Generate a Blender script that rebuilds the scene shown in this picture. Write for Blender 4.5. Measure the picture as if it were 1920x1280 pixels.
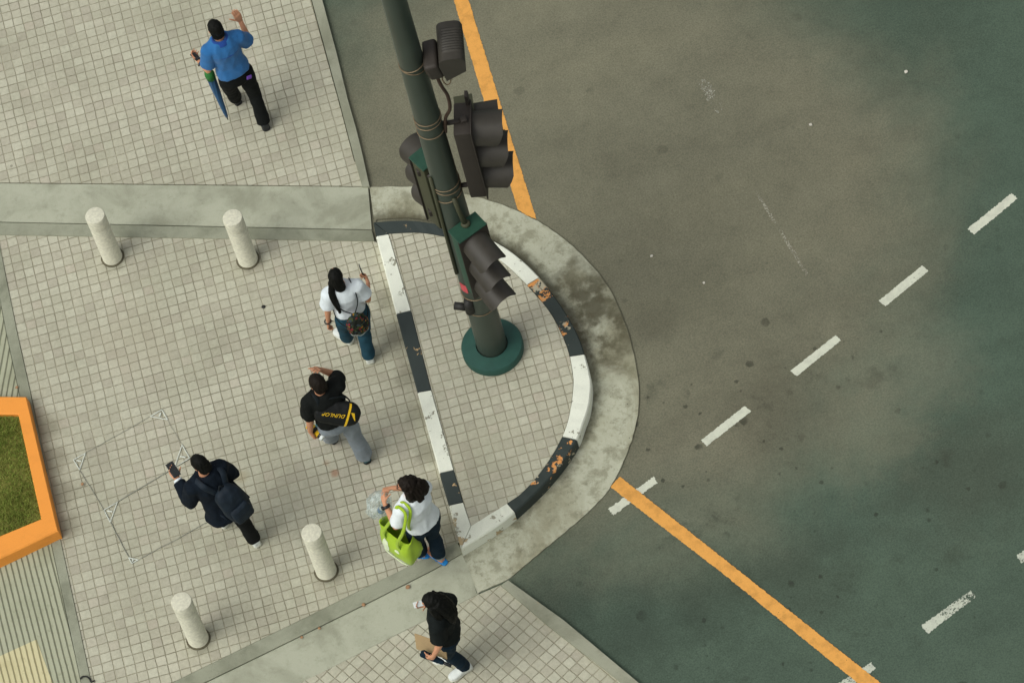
import bpy, bmesh, math, random
from math import radians, sin, cos, pi
from mathutils import Vector, Matrix, noise
random.seed(7)
V = Vector
for o in list(bpy.data.objects):
    bpy.data.objects.remove(o)
SC = bpy.context.scene
COL = SC.collection

# ------------------------------------------------------------------ camera
FPX, PITCH, ROLL = 8000.0, radians(58.949), radians(-15.398)
CAM = V((0.193, -21.080, 35.214))
_F = V((0, cos(PITCH), -sin(PITCH)))
_U0 = V((0, sin(PITCH), cos(PITCH)))
_R0 = V((1, 0, 0))
_R = cos(ROLL) * _R0 + sin(ROLL) * _U0
_U = -sin(ROLL) * _R0 + cos(ROLL) * _U0
cd = bpy.data.cameras.new('camera')
cam = bpy.data.objects.new('camera', cd)
COL.objects.link(cam)
cd.sensor_width = 36.0
cd.lens = FPX / 1920 * 36
cd.clip_start, cd.clip_end = 0.5, 2000
mw = Matrix.Identity(4)
for i in range(3):
    mw[i][0], mw[i][1], mw[i][2], mw[i][3] = _R[i], _U[i], -_F[i], CAM[i]
cam.matrix_world = mw
SC.camera = cam

# ------------------------------------------------------------------ light
SUN_ELEV, SUN_AZ = radians(52), radians(203)      # azimuth measured from +X: light comes from the left, a little from behind the camera
w = bpy.data.worlds.new('World')
SC.world = w
w.use_nodes = True
wn = w.node_tree
bg = wn.nodes['Background']
sky = wn.nodes.new('ShaderNodeTexSky')
sky.sky_type = 'NISHITA'
sky.sun_disc = False
sky.sun_elevation = SUN_ELEV
sky.sun_rotation = radians(90) - SUN_AZ
sky.air_density, sky.dust_density, sky.ozone_density = 1.0, 4.0, 1.0
hs = wn.nodes.new('ShaderNodeHueSaturation')      # overcast: nearly grey sky
hs.inputs['Saturation'].default_value = 0.12
wn.links.new(sky.outputs[0], hs.inputs['Color'])
wn.links.new(hs.outputs[0], bg.inputs['Color'])
bg.inputs['Strength'].default_value = 0.13
sl = bpy.data.lights.new('sun', 'SUN')
sl.energy, sl.angle, sl.color = 1.0, radians(40), (1.0, 0.97, 0.88)
sun = bpy.data.objects.new('sun', sl)
COL.objects.link(sun)
sd = V((cos(SUN_ELEV) * cos(SUN_AZ), cos(SUN_ELEV) * sin(SUN_AZ), sin(SUN_ELEV)))
sun.rotation_euler = sd.to_track_quat('Z', 'Y').to_euler()
sun.location = (0, 0, 30)
SC.view_settings.view_transform = 'Standard'
SC.view_settings.look = 'None'
SC.view_settings.gamma = 1.0
SC.view_settings.exposure = 0.05


# ------------------------------------------------------------------ helpers
def at(x, y, z=0.0):
    d = _F * FPX + _R * (x - 960) + _U * (640 - y)
    return CAM + d * ((z - CAM.z) / d.z)


def zpole(y):
    lo, hi = 0.0, 12.0
    for _ in range(50):
        m = (lo + hi) / 2
        d = V((0, 0, m)) - CAM
        yy = 640 - FPX * d.dot(_U) / d.dot(_F)
        if yy > y:
            lo = m
        else:
            hi = m
    return lo


def lerp_(a, b, t): return a + (b - a) * t


def s2l(c):
    return tuple(((v / 255) / 12.92 if v / 255 <= .04045 else ((v / 255 + .055) / 1.055) ** 2.4) for v in c) + (1.0,)


def tag(o, label=None, cat=None, group=None, kind=None):
    if label: o['label'] = label
    if cat: o['category'] = cat
    if group: o['group'] = group
    if kind: o['kind'] = kind
    return o


MW = {}


def mesh_obj(name, bm, mat, parent=None, M=None, smooth=True, recenter=False):
    """bm is given in the frame M (world if None); links one mesh object."""
    M = M.copy() if M else Matrix.Identity(4)
    if parent is not None:
        X = MW[parent].inverted() @ M
        bm.transform(X)
        loc = Matrix.Identity(4)
    elif recenter:
        vs = [v.co for v in bm.verts]
        c = V(((min(v.x for v in vs) + max(v.x for v in vs)) / 2, (min(v.y for v in vs) + max(v.y for v in vs)) / 2, min(v.z for v in vs)))
        bm.transform(Matrix.Translation(-c))
        loc = M @ Matrix.Translation(c)
    else:
        loc = M
    bmesh.ops.recalc_face_normals(bm, faces=bm.faces)
    me = bpy.data.meshes.new(name)
    bm.to_mesh(me)
    bm.free()
    for p in me.polygons:
        p.use_smooth = smooth
    ob = bpy.data.objects.new(name, me)
    COL.objects.link(ob)
    for m in (mat if isinstance(mat, (list, tuple)) else [mat]):
        me.materials.append(m)
    if parent is not None:
        ob.parent = parent
        MW[ob] = MW[parent].copy()
    else:
        ob.matrix_world = loc
        MW[ob] = loc
    return ob


def empty(name, M, label=None, cat=None, group=None, kind=None):
    o = bpy.data.objects.new(name, None)
    COL.objects.link(o)
    o.empty_display_size = .1
    o.matrix_world = M
    MW[o] = M.copy()
    return tag(o, label, cat, group, kind)


def loft(bm, rings, n=18, ex=2.0, cap=True):
    """rings: (centre, u, v, a, b)"""
    prev = None
    first = None
    for (c, u, v, a, b) in rings:
        vs = []
        for k in range(n):
            t = 2 * pi * k / n
            ct, st = cos(t), sin(t)
            x = a * math.copysign(abs(ct) ** (2 / ex), ct)
            y = b * math.copysign(abs(st) ** (2 / ex), st)
            vs.append(bm.verts.new(c + u * x + v * y))
        if prev:
            for k in range(n):
                bm.faces.new((prev[k], prev[(k + 1) % n], vs[(k + 1) % n], vs[k]))
        else:
            first = vs
        prev = vs
    if cap:
        bm.faces.new(list(reversed(first)))
        bm.faces.new(prev)


def tube(bm, pts, rads, n=12, flat=1.0, up=None, cap=True, ex=2.0):
    pts = [V(p) for p in pts]
    if not isinstance(rads, (list, tuple)): rads = [rads] * len(pts)
    rings = []
    u = None
    for i, p in enumerate(pts):
        d = (pts[min(i + 1, len(pts) - 1)] - pts[max(i - 1, 0)]).normalized()
        if u is None:
            ref = V(up) if up else (V((0, 0, 1)) if abs(d.z) < .9 else V((0, 1, 0)))
            u = (ref - d * ref.dot(d)).normalized()
        else:
            u = (u - d * u.dot(d)).normalized()
        v = d.cross(u)
        rings.append((p, v, u, rads[i], rads[i] * flat))
    loft(bm, rings, n, ex, cap)


def ball(bm, c, r, seg=14, rot=None):
    if not isinstance(r, (list, tuple)): r = (r, r, r)
    M = Matrix.Translation(V(c)) @ (rot.to_4x4() if rot else Matrix.Identity(4)) @ Matrix.Diagonal((*r, 1))
    bmesh.ops.create_uvsphere(bm, u_segments=seg, v_segments=seg, radius=1, matrix=M)


def box(bm, c, size, rot=None, bevel=0.0):
    M = Matrix.Translation(V(c)) @ (rot.to_4x4() if rot else Matrix.Identity(4)) @ Matrix.Diagonal((*size, 1))
    r = bmesh.ops.create_cube(bm, size=1, matrix=M)
    if bevel:
        es = list({e for v in r['verts'] for e in v.link_edges})
        bmesh.ops.bevel(bm, geom=es, offset=bevel, segments=2, affect='EDGES', profile=.6)


def smooth_path(pts, k=8):
    pts = [V(p) for p in pts]
    out = []
    for i in range(len(pts) - 1):
        p0, p1, p2, p3 = pts[max(i - 1, 0)], pts[i], pts[i + 1], pts[min(i + 2, len(pts) - 1)]
        for j in range(k):
            t = j / k
            out.append(.5 * ((2 * p1) + (p2 - p0) * t + (2 * p0 - 5 * p1 + 4 * p2 - p3) * t * t + (3 * p1 - p0 - 3 * p2 + p3) * t ** 3))
    out.append(pts[-1])
    return out


def remesh(bm, vox, smooth_it=3, fold=0.0, fscale=9.0, stretch=(1, 1, .45), seed=0, dec=None):
    """union of overlapping shells as one continuous surface"""
    bmesh.ops.recalc_face_normals(bm, faces=bm.faces)
    me = bpy.data.meshes.new('tmp')
    bm.to_mesh(me)
    bm.free()
    ob = bpy.data.objects.new('tmp', me)
    COL.objects.link(ob)
    m = ob.modifiers.new('r', 'REMESH')
    m.mode = 'VOXEL'
    m.voxel_size = vox
    if smooth_it:
        m = ob.modifiers.new('s', 'SMOOTH')
        m.factor, m.iterations = .5, smooth_it
    dg = bpy.context.evaluated_depsgraph_get()
    me2 = bpy.data.meshes.new_from_object(ob.evaluated_get(dg))
    bpy.data.objects.remove(ob)
    bpy.data.meshes.remove(me)
    b = bmesh.new()
    b.from_mesh(me2)
    bpy.data.meshes.remove(me2)
    if fold:
        b.normal_update()
        off = V((seed * 3.1, seed * 1.7, seed * 5.3))
        for v in b.verts:
            p = V((v.co.x * stretch[0], v.co.y * stretch[1], v.co.z * stretch[2])) * fscale + off
            n1 = noise.noise(p)
            n2 = noise.noise(p * 2.3 + V((5, 5, 5)))
            v.co += v.normal * fold * (1 - 2.2 * abs(n1) + .6 * n2)
    return b


# ------------------------------------------------------------------ materials
class NT:
    def __init__(s, name):
        s.m = bpy.data.materials.new(name)
        s.m.use_nodes = True
        s.t = s.m.node_tree
        s.b = s.t.nodes['Principled BSDF']
        s.out = s.t.nodes['Material Output']
        s.tc = None

    def n(s, typ, **kw):
        nd = s.t.nodes.new(typ)
        for k, v in kw.items():
            setattr(nd, k, v)
        return nd

    def l(s, a, b):
        s.t.links.new(a, b)

    def setin(s, sock, val):
        if hasattr(val, 'is_linked') or isinstance(val, bpy.types.NodeSocket):
            s.l(val, sock)
        else:
            sock.default_value = val

    def co(s):
        if not s.tc:
            s.tc = s.n('ShaderNodeTexCoord').outputs['Object']
        return s.tc

    def map(s, vec, scale=(1, 1, 1), loc=(0, 0, 0), rot=(0, 0, 0)):
        nd = s.n('ShaderNodeMapping')
        nd.inputs['Scale'].default_value = scale
        nd.inputs['Location'].default_value = loc
        nd.inputs['Rotation'].default_value = rot
        s.l(vec, nd.inputs['Vector'])
        return nd.outputs[0]

    def noise(s, scale, detail=4, rough=.55, vec=None, off=0.0, col=False, dist=0.0):
        nd = s.n('ShaderNodeTexNoise')
        nd.inputs['Scale'].default_value = scale
        nd.inputs['Detail'].default_value = detail
        nd.inputs['Roughness'].default_value = rough
        nd.inputs['Distortion'].default_value = dist
        v = vec or s.co()
        if off:
            v = s.map(v, loc=(off, off * .7, off * .3))
        s.l(v, nd.inputs['Vector'])
        return nd.outputs['Color' if col else 'Fac']

    def vor(s, scale, feature='F1', vec=None, out='Distance', rand=1.0):
        nd = s.n('ShaderNodeTexVoronoi', feature=feature)
        nd.inputs['Scale'].default_value = scale
        nd.inputs['Randomness'].default_value = rand
        s.l(vec or s.co(), nd.inputs['Vector'])
        return nd.outputs[out]

    def math(s, op, a, b=0.0, c=0.0, clamp=False):
        nd = s.n('ShaderNodeMath', operation=op)
        nd.use_clamp = clamp
        for i, v in enumerate((a, b, c)):
            s.setin(nd.inputs[i], v)
        return nd.outputs[0]

    def vmath(s, op, a, b=(0, 0, 0)):
        nd = s.n('ShaderNodeVectorMath', operation=op)
        s.setin(nd.inputs[0], a)
        if op == 'SCALE':
            s.setin(nd.inputs['Scale'], b)
        else:
            s.setin(nd.inputs[1], b)
        return nd.outputs[1] if op in ('LENGTH', 'DISTANCE', 'DOT_PRODUCT') else nd.outputs[0]

    def ss(s, v, a, b):
        nd = s.n('ShaderNodeMapRange', interpolation_type='SMOOTHSTEP')
        s.setin(nd.inputs['Value'], v)
        nd.inputs['From Min'].default_value = a
        nd.inputs['From Max'].default_value = b
        return nd.outputs[0]

    def mix(s, f, a, b, mode='MIX'):
        nd = s.n('ShaderNodeMix', data_type='RGBA', blend_type=mode)
        s.setin(nd.inputs[0], f)
        s.setin(nd.inputs[6], a)
        s.setin(nd.inputs[7], b)
        return nd.outputs[2]

    def ramp(s, v, stops):
        nd = s.n('ShaderNodeValToRGB')
        cr = nd.color_ramp
        while len(cr.elements) < len(stops):
            cr.elements.new(.5)
        for e, (p, c) in zip(cr.elements, stops):
            e.position, e.color = p, c
        s.l(v, nd.inputs[0])
        return nd.outputs[0]

    def bump(s, h, dist=.01, strength=.6):
        nd = s.n('ShaderNodeBump')
        nd.inputs['Distance'].default_value = dist
        nd.inputs['Strength'].default_value = strength
        s.l(h, nd.inputs['Height'])
        s.l(nd.outputs[0], s.b.inputs['Normal'])

    def done(s, col, rough=.85, spec=.3):
        s.setin(s.b.inputs['Base Color'], col)
        s.setin(s.b.inputs['Roughness'], rough)
        s.b.inputs['Specular IOR Level'].default_value = spec
        return s.m


def mul(c, k):
    return (c[0] * k, c[1] * k, c[2] * k, 1)


def mat_tiles(name, T=.1, stains_and_shade=()):
    s = NT(name)
    co = s.co()
    wob = s.vmath('SUBTRACT', s.noise(5.0, 3, .6, col=True), (.5, .5, .5))
    p = s.vmath('ADD', co, s.vmath('SCALE', wob, .020))
    p = s.vmath('SCALE', p, 1 / T)
    p2 = s.vmath('MULTIPLY', p, (1, 1, 0))
    cell = s.vmath('FLOOR', p2)
    fr = s.vmath('SUBTRACT', p2, cell)
    sep = s.n('ShaderNodeSeparateXYZ')
    s.l(fr, sep.inputs[0])
    dx = s.math('PINGPONG', sep.outputs[0], .5)
    dy = s.math('PINGPONG', sep.outputs[1], .5)
    e = s.math('MINIMUM', dx, dy)
    wn_ = s.n('ShaderNodeTexWhiteNoise', noise_dimensions='2D')
    s.l(cell, wn_.inputs['Vector'])
    r1, rc = wn_.outputs['Value'], wn_.outputs['Color']
    sp2 = s.n('ShaderNodeSeparateColor')
    s.l(rc, sp2.inputs[0])
    jn = s.noise(30, 4, .6)
    jw = s.math('MULTIPLY', s.math('SUBTRACT', jn, .5), .07)
    j = s.ss(s.math('ADD', e, jw), .016, .066)
    stone = s.ramp(r1, [(0, s2l((176, 172, 154))), (.3, s2l((182, 180, 160))), (.6, s2l((185, 183, 163))), (.92, s2l((191, 190, 170))), (1, s2l((184, 178, 160)))])
    g = s.noise(220, 3, .7)
    g2 = s.noise(26, 4, .6, off=3)
    stone = s.mix(1.0, stone, s.ramp(g, [(.25, (.80, .80, .80, 1)), (.75, (1.16, 1.16, 1.16, 1))]), 'MULTIPLY')
    stone = s.mix(1.0, stone, s.ramp(g2, [(.3, (.90, .90, .89, 1)), (.7, (1.07, 1.07, 1.07, 1))]), 'MULTIPLY')
    big = s.noise(.9, 5, .6, off=11)
    stone = s.mix(1.0, stone, s.ramp(big, [(.3, (.82, .83, .80, 1)), (.6, (1.02, 1.02, 1.02, 1))]), 'MULTIPLY')
    patch = s.noise(2.2, 3, .5, off=27)
    jd = s.ramp(s.noise(2.0, 3, .6, off=5), [(.3, s2l((169, 165, 142))), (.7, s2l((135, 132, 111)))])
    col = s.mix(j, jd, stone)
    # dark damp dirt blotches and a few rust specks
    blot = s.ss(s.noise(3.1, 6, .65, off=41), .63, .78)
    col = s.mix(s.math('MULTIPLY', blot, .38), col, s2l((96, 92, 76)))
    gum = s.math('MULTIPLY', s.ss(s.vor(2.3), .045, .03), s.ss(s.noise(1.7, 2, .5, off=77), .5, .6))
    col = s.mix(s.math('MULTIPLY', gum, .5), col, s2l((84, 80, 66)))
    if stains_and_shade:
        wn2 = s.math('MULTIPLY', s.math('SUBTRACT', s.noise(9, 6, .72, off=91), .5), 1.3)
        for (x, y, r, c, k) in stains_and_shade:
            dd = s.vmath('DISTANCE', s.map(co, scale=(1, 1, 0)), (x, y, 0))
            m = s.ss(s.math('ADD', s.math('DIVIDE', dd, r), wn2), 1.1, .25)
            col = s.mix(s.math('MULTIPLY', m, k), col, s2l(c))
    h = s.math('ADD', s.math('MULTIPLY', j, 1.0), s.math('MULTIPLY', sp2.outputs[1], .35))
    h = s.math('ADD', h, s.math('MULTIPLY', g2, .5))
    s.bump(h, .006, .8)
    return s.done(col, .9, .2)


def mat_concrete(name, base, dark, amt=.5, rust=0.0, scale=1.0, fine=.12):
    s = NT(name)
    n1 = s.noise(1.6 * scale, 7, .62, dist=.6)
    n2 = s.noise(7 * scale, 6, .65, off=9)
    n3 = s.noise(160, 3, .7)
    st = s.ss(n1, .42, .68)
    st2 = s.ss(n2, .52, .72)
    col = s.mix(s.math('MULTIPLY', st, amt), s2l(base), s2l(dark))
    col = s.mix(s.math('MULTIPLY', st2, amt * .7), col, s2l(dark))
    col = s.mix(1.0, col, s.ramp(n3, [(.2, (1 - fine * 1.5,) * 3 + (1,)), (.8, (1 + fine,) * 3 + (1,))]), 'MULTIPLY')
    col = s.mix(s.math('MULTIPLY', s.ss(s.noise(.7, 8, .72, off=61, dist=1.2), .5, .66), amt * .5), col, s2l(dark))
    col = s.mix(s.math('MULTIPLY', s.ss(s.noise(26, 6, .72, off=71), .56, .74), amt * .5), col, mul(s2l(dark), .8))
    pit = s.ss(s.vor(16 * scale), .05, .02)
    pm = s.math('MULTIPLY', pit, s.ss(s.noise(3, 2, .5, off=3), .5, .6))
    col = s.mix(s.math('MULTIPLY', pm, .7), col, mul(s2l(dark), .45))
    if rust:
        rm = s.ss(s.noise(5, 5, .6, off=21), .66, .74)
        col = s.mix(s.math('MULTIPLY', rm, rust), col, s2l((176, 140, 96)))
    s.bump(s.math('ADD', n3, s.math('MULTIPLY', n2, .6)), .004, .5)
    return s.done(col, .88, .25)


def mat_apron():
    """weathered curved gutter: heavy dark dirt beside the kerb foot, worn pale towards the road"""
    s = NT('weathered gutter concrete')
    co = s.co()
    n1 = s.noise(1.1, 8, .65, dist=.8)
    n2 = s.noise(5, 7, .68, off=4)
    n3 = s.noise(150, 3, .7)
    col = s.mix(s.ss(n1, .42, .6), s2l((184, 186, 164)), s2l((154, 153, 129)))
    col = s.mix(s.math('MULTIPLY', s.ss(n2, .47, .64), .55), col, s2l((116, 114, 90)))
    col = s.mix(s.math('MULTIPLY', s.ss(s.noise(16, 6, .7, off=24), .52, .7), .45), col, s2l((104, 102, 80)))
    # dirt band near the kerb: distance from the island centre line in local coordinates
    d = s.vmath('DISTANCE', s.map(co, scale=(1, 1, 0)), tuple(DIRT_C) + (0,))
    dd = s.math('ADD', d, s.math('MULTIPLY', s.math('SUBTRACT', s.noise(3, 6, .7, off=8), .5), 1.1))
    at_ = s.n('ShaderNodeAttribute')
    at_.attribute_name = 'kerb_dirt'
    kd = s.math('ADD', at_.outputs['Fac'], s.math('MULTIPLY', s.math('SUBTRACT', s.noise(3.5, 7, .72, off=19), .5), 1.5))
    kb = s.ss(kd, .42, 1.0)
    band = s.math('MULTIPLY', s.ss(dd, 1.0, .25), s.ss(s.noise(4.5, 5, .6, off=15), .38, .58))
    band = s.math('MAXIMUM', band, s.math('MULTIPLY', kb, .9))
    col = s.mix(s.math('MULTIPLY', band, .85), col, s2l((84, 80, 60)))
    col = s.mix(1.0, col, s.ramp(n3, [(.2, (.84, .84, .84, 1)), (.8, (1.1, 1.1, 1.1, 1))]), 'MULTIPLY')
    sp = s.math('MULTIPLY', s.ss(s.vor(9), .075, .04), s.ss(s.noise(2.5, 2, .5, off=3), .5, .62))
    col = s.mix(s.math('MULTIPLY', sp, .75), col, s2l((70, 68, 56)))
    s.bump(s.math('ADD', n3, n2), .004, .5)
    return s.done(col, .9, .2)


def mat_asphalt():
    s = NT('asphalt')
    co = s.co()
    flat = s.map(co, scale=(1, 1, 0))
    n1 = s.noise(.55, 5, .6, dist=.5)
    sepx = s.n('ShaderNodeSeparateXYZ')
    s.l(co, sepx.inputs[0])
    X, Y = sepx.outputs[0], sepx.outputs[1]
    # brown around the junction centre, blending to bluish green further out
    d = s.vmath('DISTANCE', s.vmath('MULTIPLY', flat, (1, .95, 0)), (1.15, 1.15, 0))
    d = s.math('ADD', d, s.math('MULTIPLY', s.math('SUBTRACT', n1, .5), 2.2))
    g = s.ss(d, 2.4, 4.2)
    col = s.mix(g, s2l((119, 118, 99)), s2l((80, 96, 82)))
    # long worn lighter and darker bands along the driving direction
    st = s.noise(.8, 4, .55, vec=s.map(co, scale=(.35, 1.3, 1), rot=(0, 0, radians(38))), off=6)
    col = s.mix(1.0, col, s.ramp(st, [(.25, (.84, .84, .84, 1)), (.5, (1, 1, 1, 1)), (.75, (1.1, 1.09, 1.07, 1))]), 'MULTIPLY')
    m2 = s.noise(3.2, 5, .65, off=13)
    col = s.mix(1.0, col, s.ramp(m2, [(.3, (.88, .88, .88, 1)), (.7, (1.08, 1.08, 1.08, 1))]), 'MULTIPLY')
    gr = s.noise(190, 3, .8)
    col = s.mix(1.0, col, s.ramp(gr, [(.25, (.70, .70, .70, 1)), (.5, (1, 1, 1, 1)), (.8, (1.32, 1.32, 1.3, 1))]), 'MULTIPLY')
    gr2 = s.noise(62, 3, .75, off=17)
    col = s.mix(1.0, col, s.ramp(gr2, [(.28, (.72, .72, .72, 1)), (.5, (1, 1, 1, 1)), (.74, (1.28, 1.28, 1.27, 1))]), 'MULTIPLY')
    # pale stone chips
    ch = s.math('MULTIPLY', s.ss(s.vor(46), .10, .05), s.ss(s.noise(40, 1, .5, off=3), .66, .72))
    col = s.mix(s.math('MULTIPLY', ch, .5), col, s2l((168, 164, 146)))
    # oil drops, denser in the stopping area
    ex = s.noise(1.3, 3, .5, off=31)
    area = s.ss(s.vmath('DISTANCE', flat, (2.3, -2.6, 0)), 3.6, 1.0)
    v1 = s.n('ShaderNodeTexVoronoi')
    v1.inputs['Scale'].default_value = 4.2
    s.l(s.vmath('ADD', co, s.vmath('SCALE', s.noise(12, 2, .5, col=True), .05)), v1.inputs['Vector'])
    sz = s.n('ShaderNodeSeparateColor')
    s.l(v1.outputs['Color'], sz.inputs[0])
    rad = s.math('MULTIPLY', s.math('POWER', sz.outputs[0], 2.0), .26)
    spot = s.math('MULTIPLY', s.ss(s.math('SUBTRACT', v1.outputs['Distance'], rad), .02, -.05), s.math('ADD', s.math('MULTIPLY', area, .55), .22))
    spot = s.math('MULTIPLY', spot, s.ss(ex, .38, .6))
    col = s.mix(spot, col, s2l((40, 44, 36)))
    bl = s.math('MULTIPLY', s.ss(s.noise(1.9, 6, .7, off=51), .56, .72), s.math('ADD', s.math('MULTIPLY', area, .5), .05))
    col = s.mix(bl, col, s2l((54, 60, 50)))
    # smaller drips
    v2 = s.n('ShaderNodeTexVoronoi')
    v2.inputs['Scale'].default_value = 8.5
    s.l(s.vmath('ADD', co, s.vmath('SCALE', s.noise(20, 3, .6, col=True), .04)), v2.inputs['Vector'])
    sz2 = s.n('ShaderNodeSeparateColor')
    s.l(v2.outputs['Color'], sz2.inputs[0])
    rad2 = s.math('MULTIPLY', s.math('POWER', sz2.outputs[1], 3.0), .22)
    sp2 = s.math('MULTIPLY', s.ss(s.math('SUBTRACT', v2.outputs['Distance'], rad2), .03, -.06), s.math('ADD', s.math('MULTIPLY', area, .55), .12))
    col = s.mix(s.math('MULTIPLY', sp2, s.ss(s.noise(2.1, 4, .6, off=37), .42, .56)), col, s2l((42, 46, 38)))
    # broad stains where vehicles wait, and a dustier wheel track
    wv = s.math('MULTIPLY', s.math('SUBTRACT', s.noise(2.6, 6, .68, off=93), .5), 1.5)
    for px, py, r, c, k in ((1470, 780, .75, (70, 68, 56), .55), (1800, 880, 1.0, (70, 70, 58), .5), (1500, 1075, .6, (58, 62, 52), .6), (1330, 1110, .5, (52, 60, 50), .55), (1200, 1175, .6, (50, 58, 50), .55), (1060, 1120, .4, (50, 60, 52), .5),
                            (1620, 800, .7, (138, 136, 114), .45), (1740, 690, .6, (132, 132, 112), .4), (1220, 610, .3, (74, 72, 60), .45), (1300, 560, .5, (92, 92, 76), .4), (1700, 60, .9, (66, 78, 66), .4)):
        q = at(px, py)
        m = s.ss(s.math('ADD', s.math('DIVIDE', s.vmath('DISTANCE', flat, (q.x, q.y, 0)), r), wv), 1.25, .1)
        col = s.mix(s.math('MULTIPLY', m, k * .68), col, s.mix(1.0, s2l(c), s.ramp(gr2, [(.28, (.75, .75, .75, 1)), (.5, (1, 1, 1, 1)), (.74, (1.25, 1.25, 1.25, 1))]), 'MULTIPLY'))
    s.bump(gr, .006, .7)
    return s.done(col, .93, .2)


def mat_paint(name, colr, under, amt, scale=14.0, rough=.65, under2=None, dirt=.2):
    """painted surface with chipped flakes showing what is under it"""
    s = NT(name)
    n1 = s.noise(scale, 7, .68)
    n0 = s.noise(scale * .22, 4, .6, off=7)
    f = s.math('ADD', n1, s.math('MULTIPLY', s.math('SUBTRACT', n0, .5), 1.4))
    c = s.ss(f, 1.0 - amt, 1.0 - amt + .03)
    un = s2l(under)
    if under2:
        un = s.mix(s.ss(s.noise(8, 3, .5, off=33), .46, .54), un, s2l(under2))
    base = s.mix(s.math('MULTIPLY', s.ss(s.noise(5, 6, .65, off=2), .45, .75), dirt), s2l(colr), mul(s2l(colr), .62))
    g = s.noise(120, 3, .7)
    col = s.mix(c, base, un)
    col = s.mix(1.0, col, s.ramp(g, [(.2, (.88, .88, .88, 1)), (.8, (1.08, 1.08, 1.08, 1))]), 'MULTIPLY')
    s.bump(s.math('SUBTRACT', s.math('MULTIPLY', g, .3), c), .003, .6)
    return s.done(col, rough, .35)


def mat_roadpaint(name, colr, wear, scale=26.0, scuff=.25):
    """thin road paint with worn-through gaps"""
    s = NT(name)
    n1 = s.noise(scale, 6, .75)
    n0 = s.noise(3.5, 4, .6, off=7)
    f = s.math('ADD', n1, s.math('MULTIPLY', s.math('SUBTRACT', n0, .5), .7))
    hole = s.ss(f, 1.0 - wear, 1.0 - wear + .05)
    g = s.noise(170, 3, .75)
    col = s.mix(s.math('MULTIPLY', s.ss(s.noise(9, 6, .7, off=4), .42, .7), scuff), s2l(colr), mul(s2l(colr), .55))
    col = s.mix(1.0, col, s.ramp(g, [(.25, (.84, .84, .84, 1)), (.75, (1.08, 1.08, 1.08, 1))]), 'MULTIPLY')
    s.done(col, .85, .25)
    tr = s.n('ShaderNodeBsdfTransparent')
    mx = s.n('ShaderNodeMixShader')
    s.l(hole, mx.inputs[0])
    s.l(s.b.outputs[0], mx.inputs[1])
    s.l(tr.outputs[0], mx.inputs[2])
    s.l(mx.outputs[0], s.out.inputs['Surface'])
    return s.m


def mat_cloth(name, colr, var=.18, rough=.9, weave=260, big=14, spec=.15):
    s = NT(name)
    g = s.noise(weave, 2, .6)
    b = s.noise(big, 4, .6)
    col = s.mix(1.0, s2l(colr), s.ramp(b, [(.3, (1 - var,) * 3 + (1,)), (.7, (1 + var * .6,) * 3 + (1,))]), 'MULTIPLY')
    col = s.mix(1.0, col, s.ramp(g, [(.2, (.9, .9, .9, 1)), (.8, (1.07, 1.07, 1.07, 1))]), 'MULTIPLY')
    s.bump(s.math('ADD', s.math('MULTIPLY', g, .3), b), .006, .5)
    s.b.inputs['Sheen Weight'].default_value = .15 if max(colr) > 120 else 0.0
    return s.done(col, rough, spec)


def mat_plain(name, colr, rough=.6, var=.12, scale=18, spec=.4, metal=0.0, bump=.15):
    s = NT(name)
    b = s.noise(scale, 5, .6)
    col = s.mix(1.0, s2l(colr), s.ramp(b, [(.3, (1 - var,) * 3 + (1,)), (.7, (1 + var,) * 3 + (1,))]), 'MULTIPLY')
    s.b.inputs['Metallic'].default_value = metal
    s.bump(b, .002, bump)
    return s.done(col, s.math('ADD', rough, s.math('MULTIPLY', s.math('SUBTRACT', b, .5), .2)), spec)


def mat_hair(name, colr):
    s = NT(name)
    b = s.noise(1.0, 4, .6, vec=s.map(s.co(), scale=(150, 150, 14)))
    col = s.mix(b, mul(s2l(colr), .6), mul(s2l(colr), 1.6))
    s.bump(b, .004, .7)
    return s.done(col, .6, .12)


def mat_grooved(name, base, dark, T=.055):
    s = NT(name)
    co = s.co()
    sep = s.n('ShaderNodeSeparateXYZ')
    s.l(s.vmath('ADD', co, s.vmath('SCALE', s.vmath('SUBTRACT', s.noise(3, 2, .5, col=True), (.5, .5, .5)), .012)), sep.inputs[0])
    f = s.math('FRACT', s.math('DIVIDE', sep.outputs[0], T))
    e = s.math('PINGPONG', f, .5)
    j = s.ss(s.math('ADD', e, s.math('MULTIPLY', s.math('SUBTRACT', s.noise(18, 4, .6), .5), .12)), .06, .2)
    n1 = s.noise(2.2, 6, .65, off=4)
    n2 = s.noise(14, 5, .65, off=14)
    c = s.mix(s.math('MULTIPLY', s.ss(n1, .45, .7), .6), s2l(base), s2l(dark))
    c = s.mix(s.math('MULTIPLY', s.ss(n2, .55, .75), .5), c, mul(s2l(dark), .75))
    col = s.mix(j, mul(s2l(dark), .62), c)
    s.bump(j, .008, .8)
    return s.done(col, .9, .2)


def mat_grass():
    s = NT('grass')
    a = s.noise(3, 4, .6)
    b = s.noise(60, 3, .7, off=4)
    col = s.ramp(s.math('ADD', s.math('MULTIPLY', a, .6), s.math('MULTIPLY', b, .4)), [(.3, s2l((96, 112, 44))), (.55, s2l((132, 148, 66))), (.75, s2l((180, 174, 102)))])
    return s.done(col, .8, .2)


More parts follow.
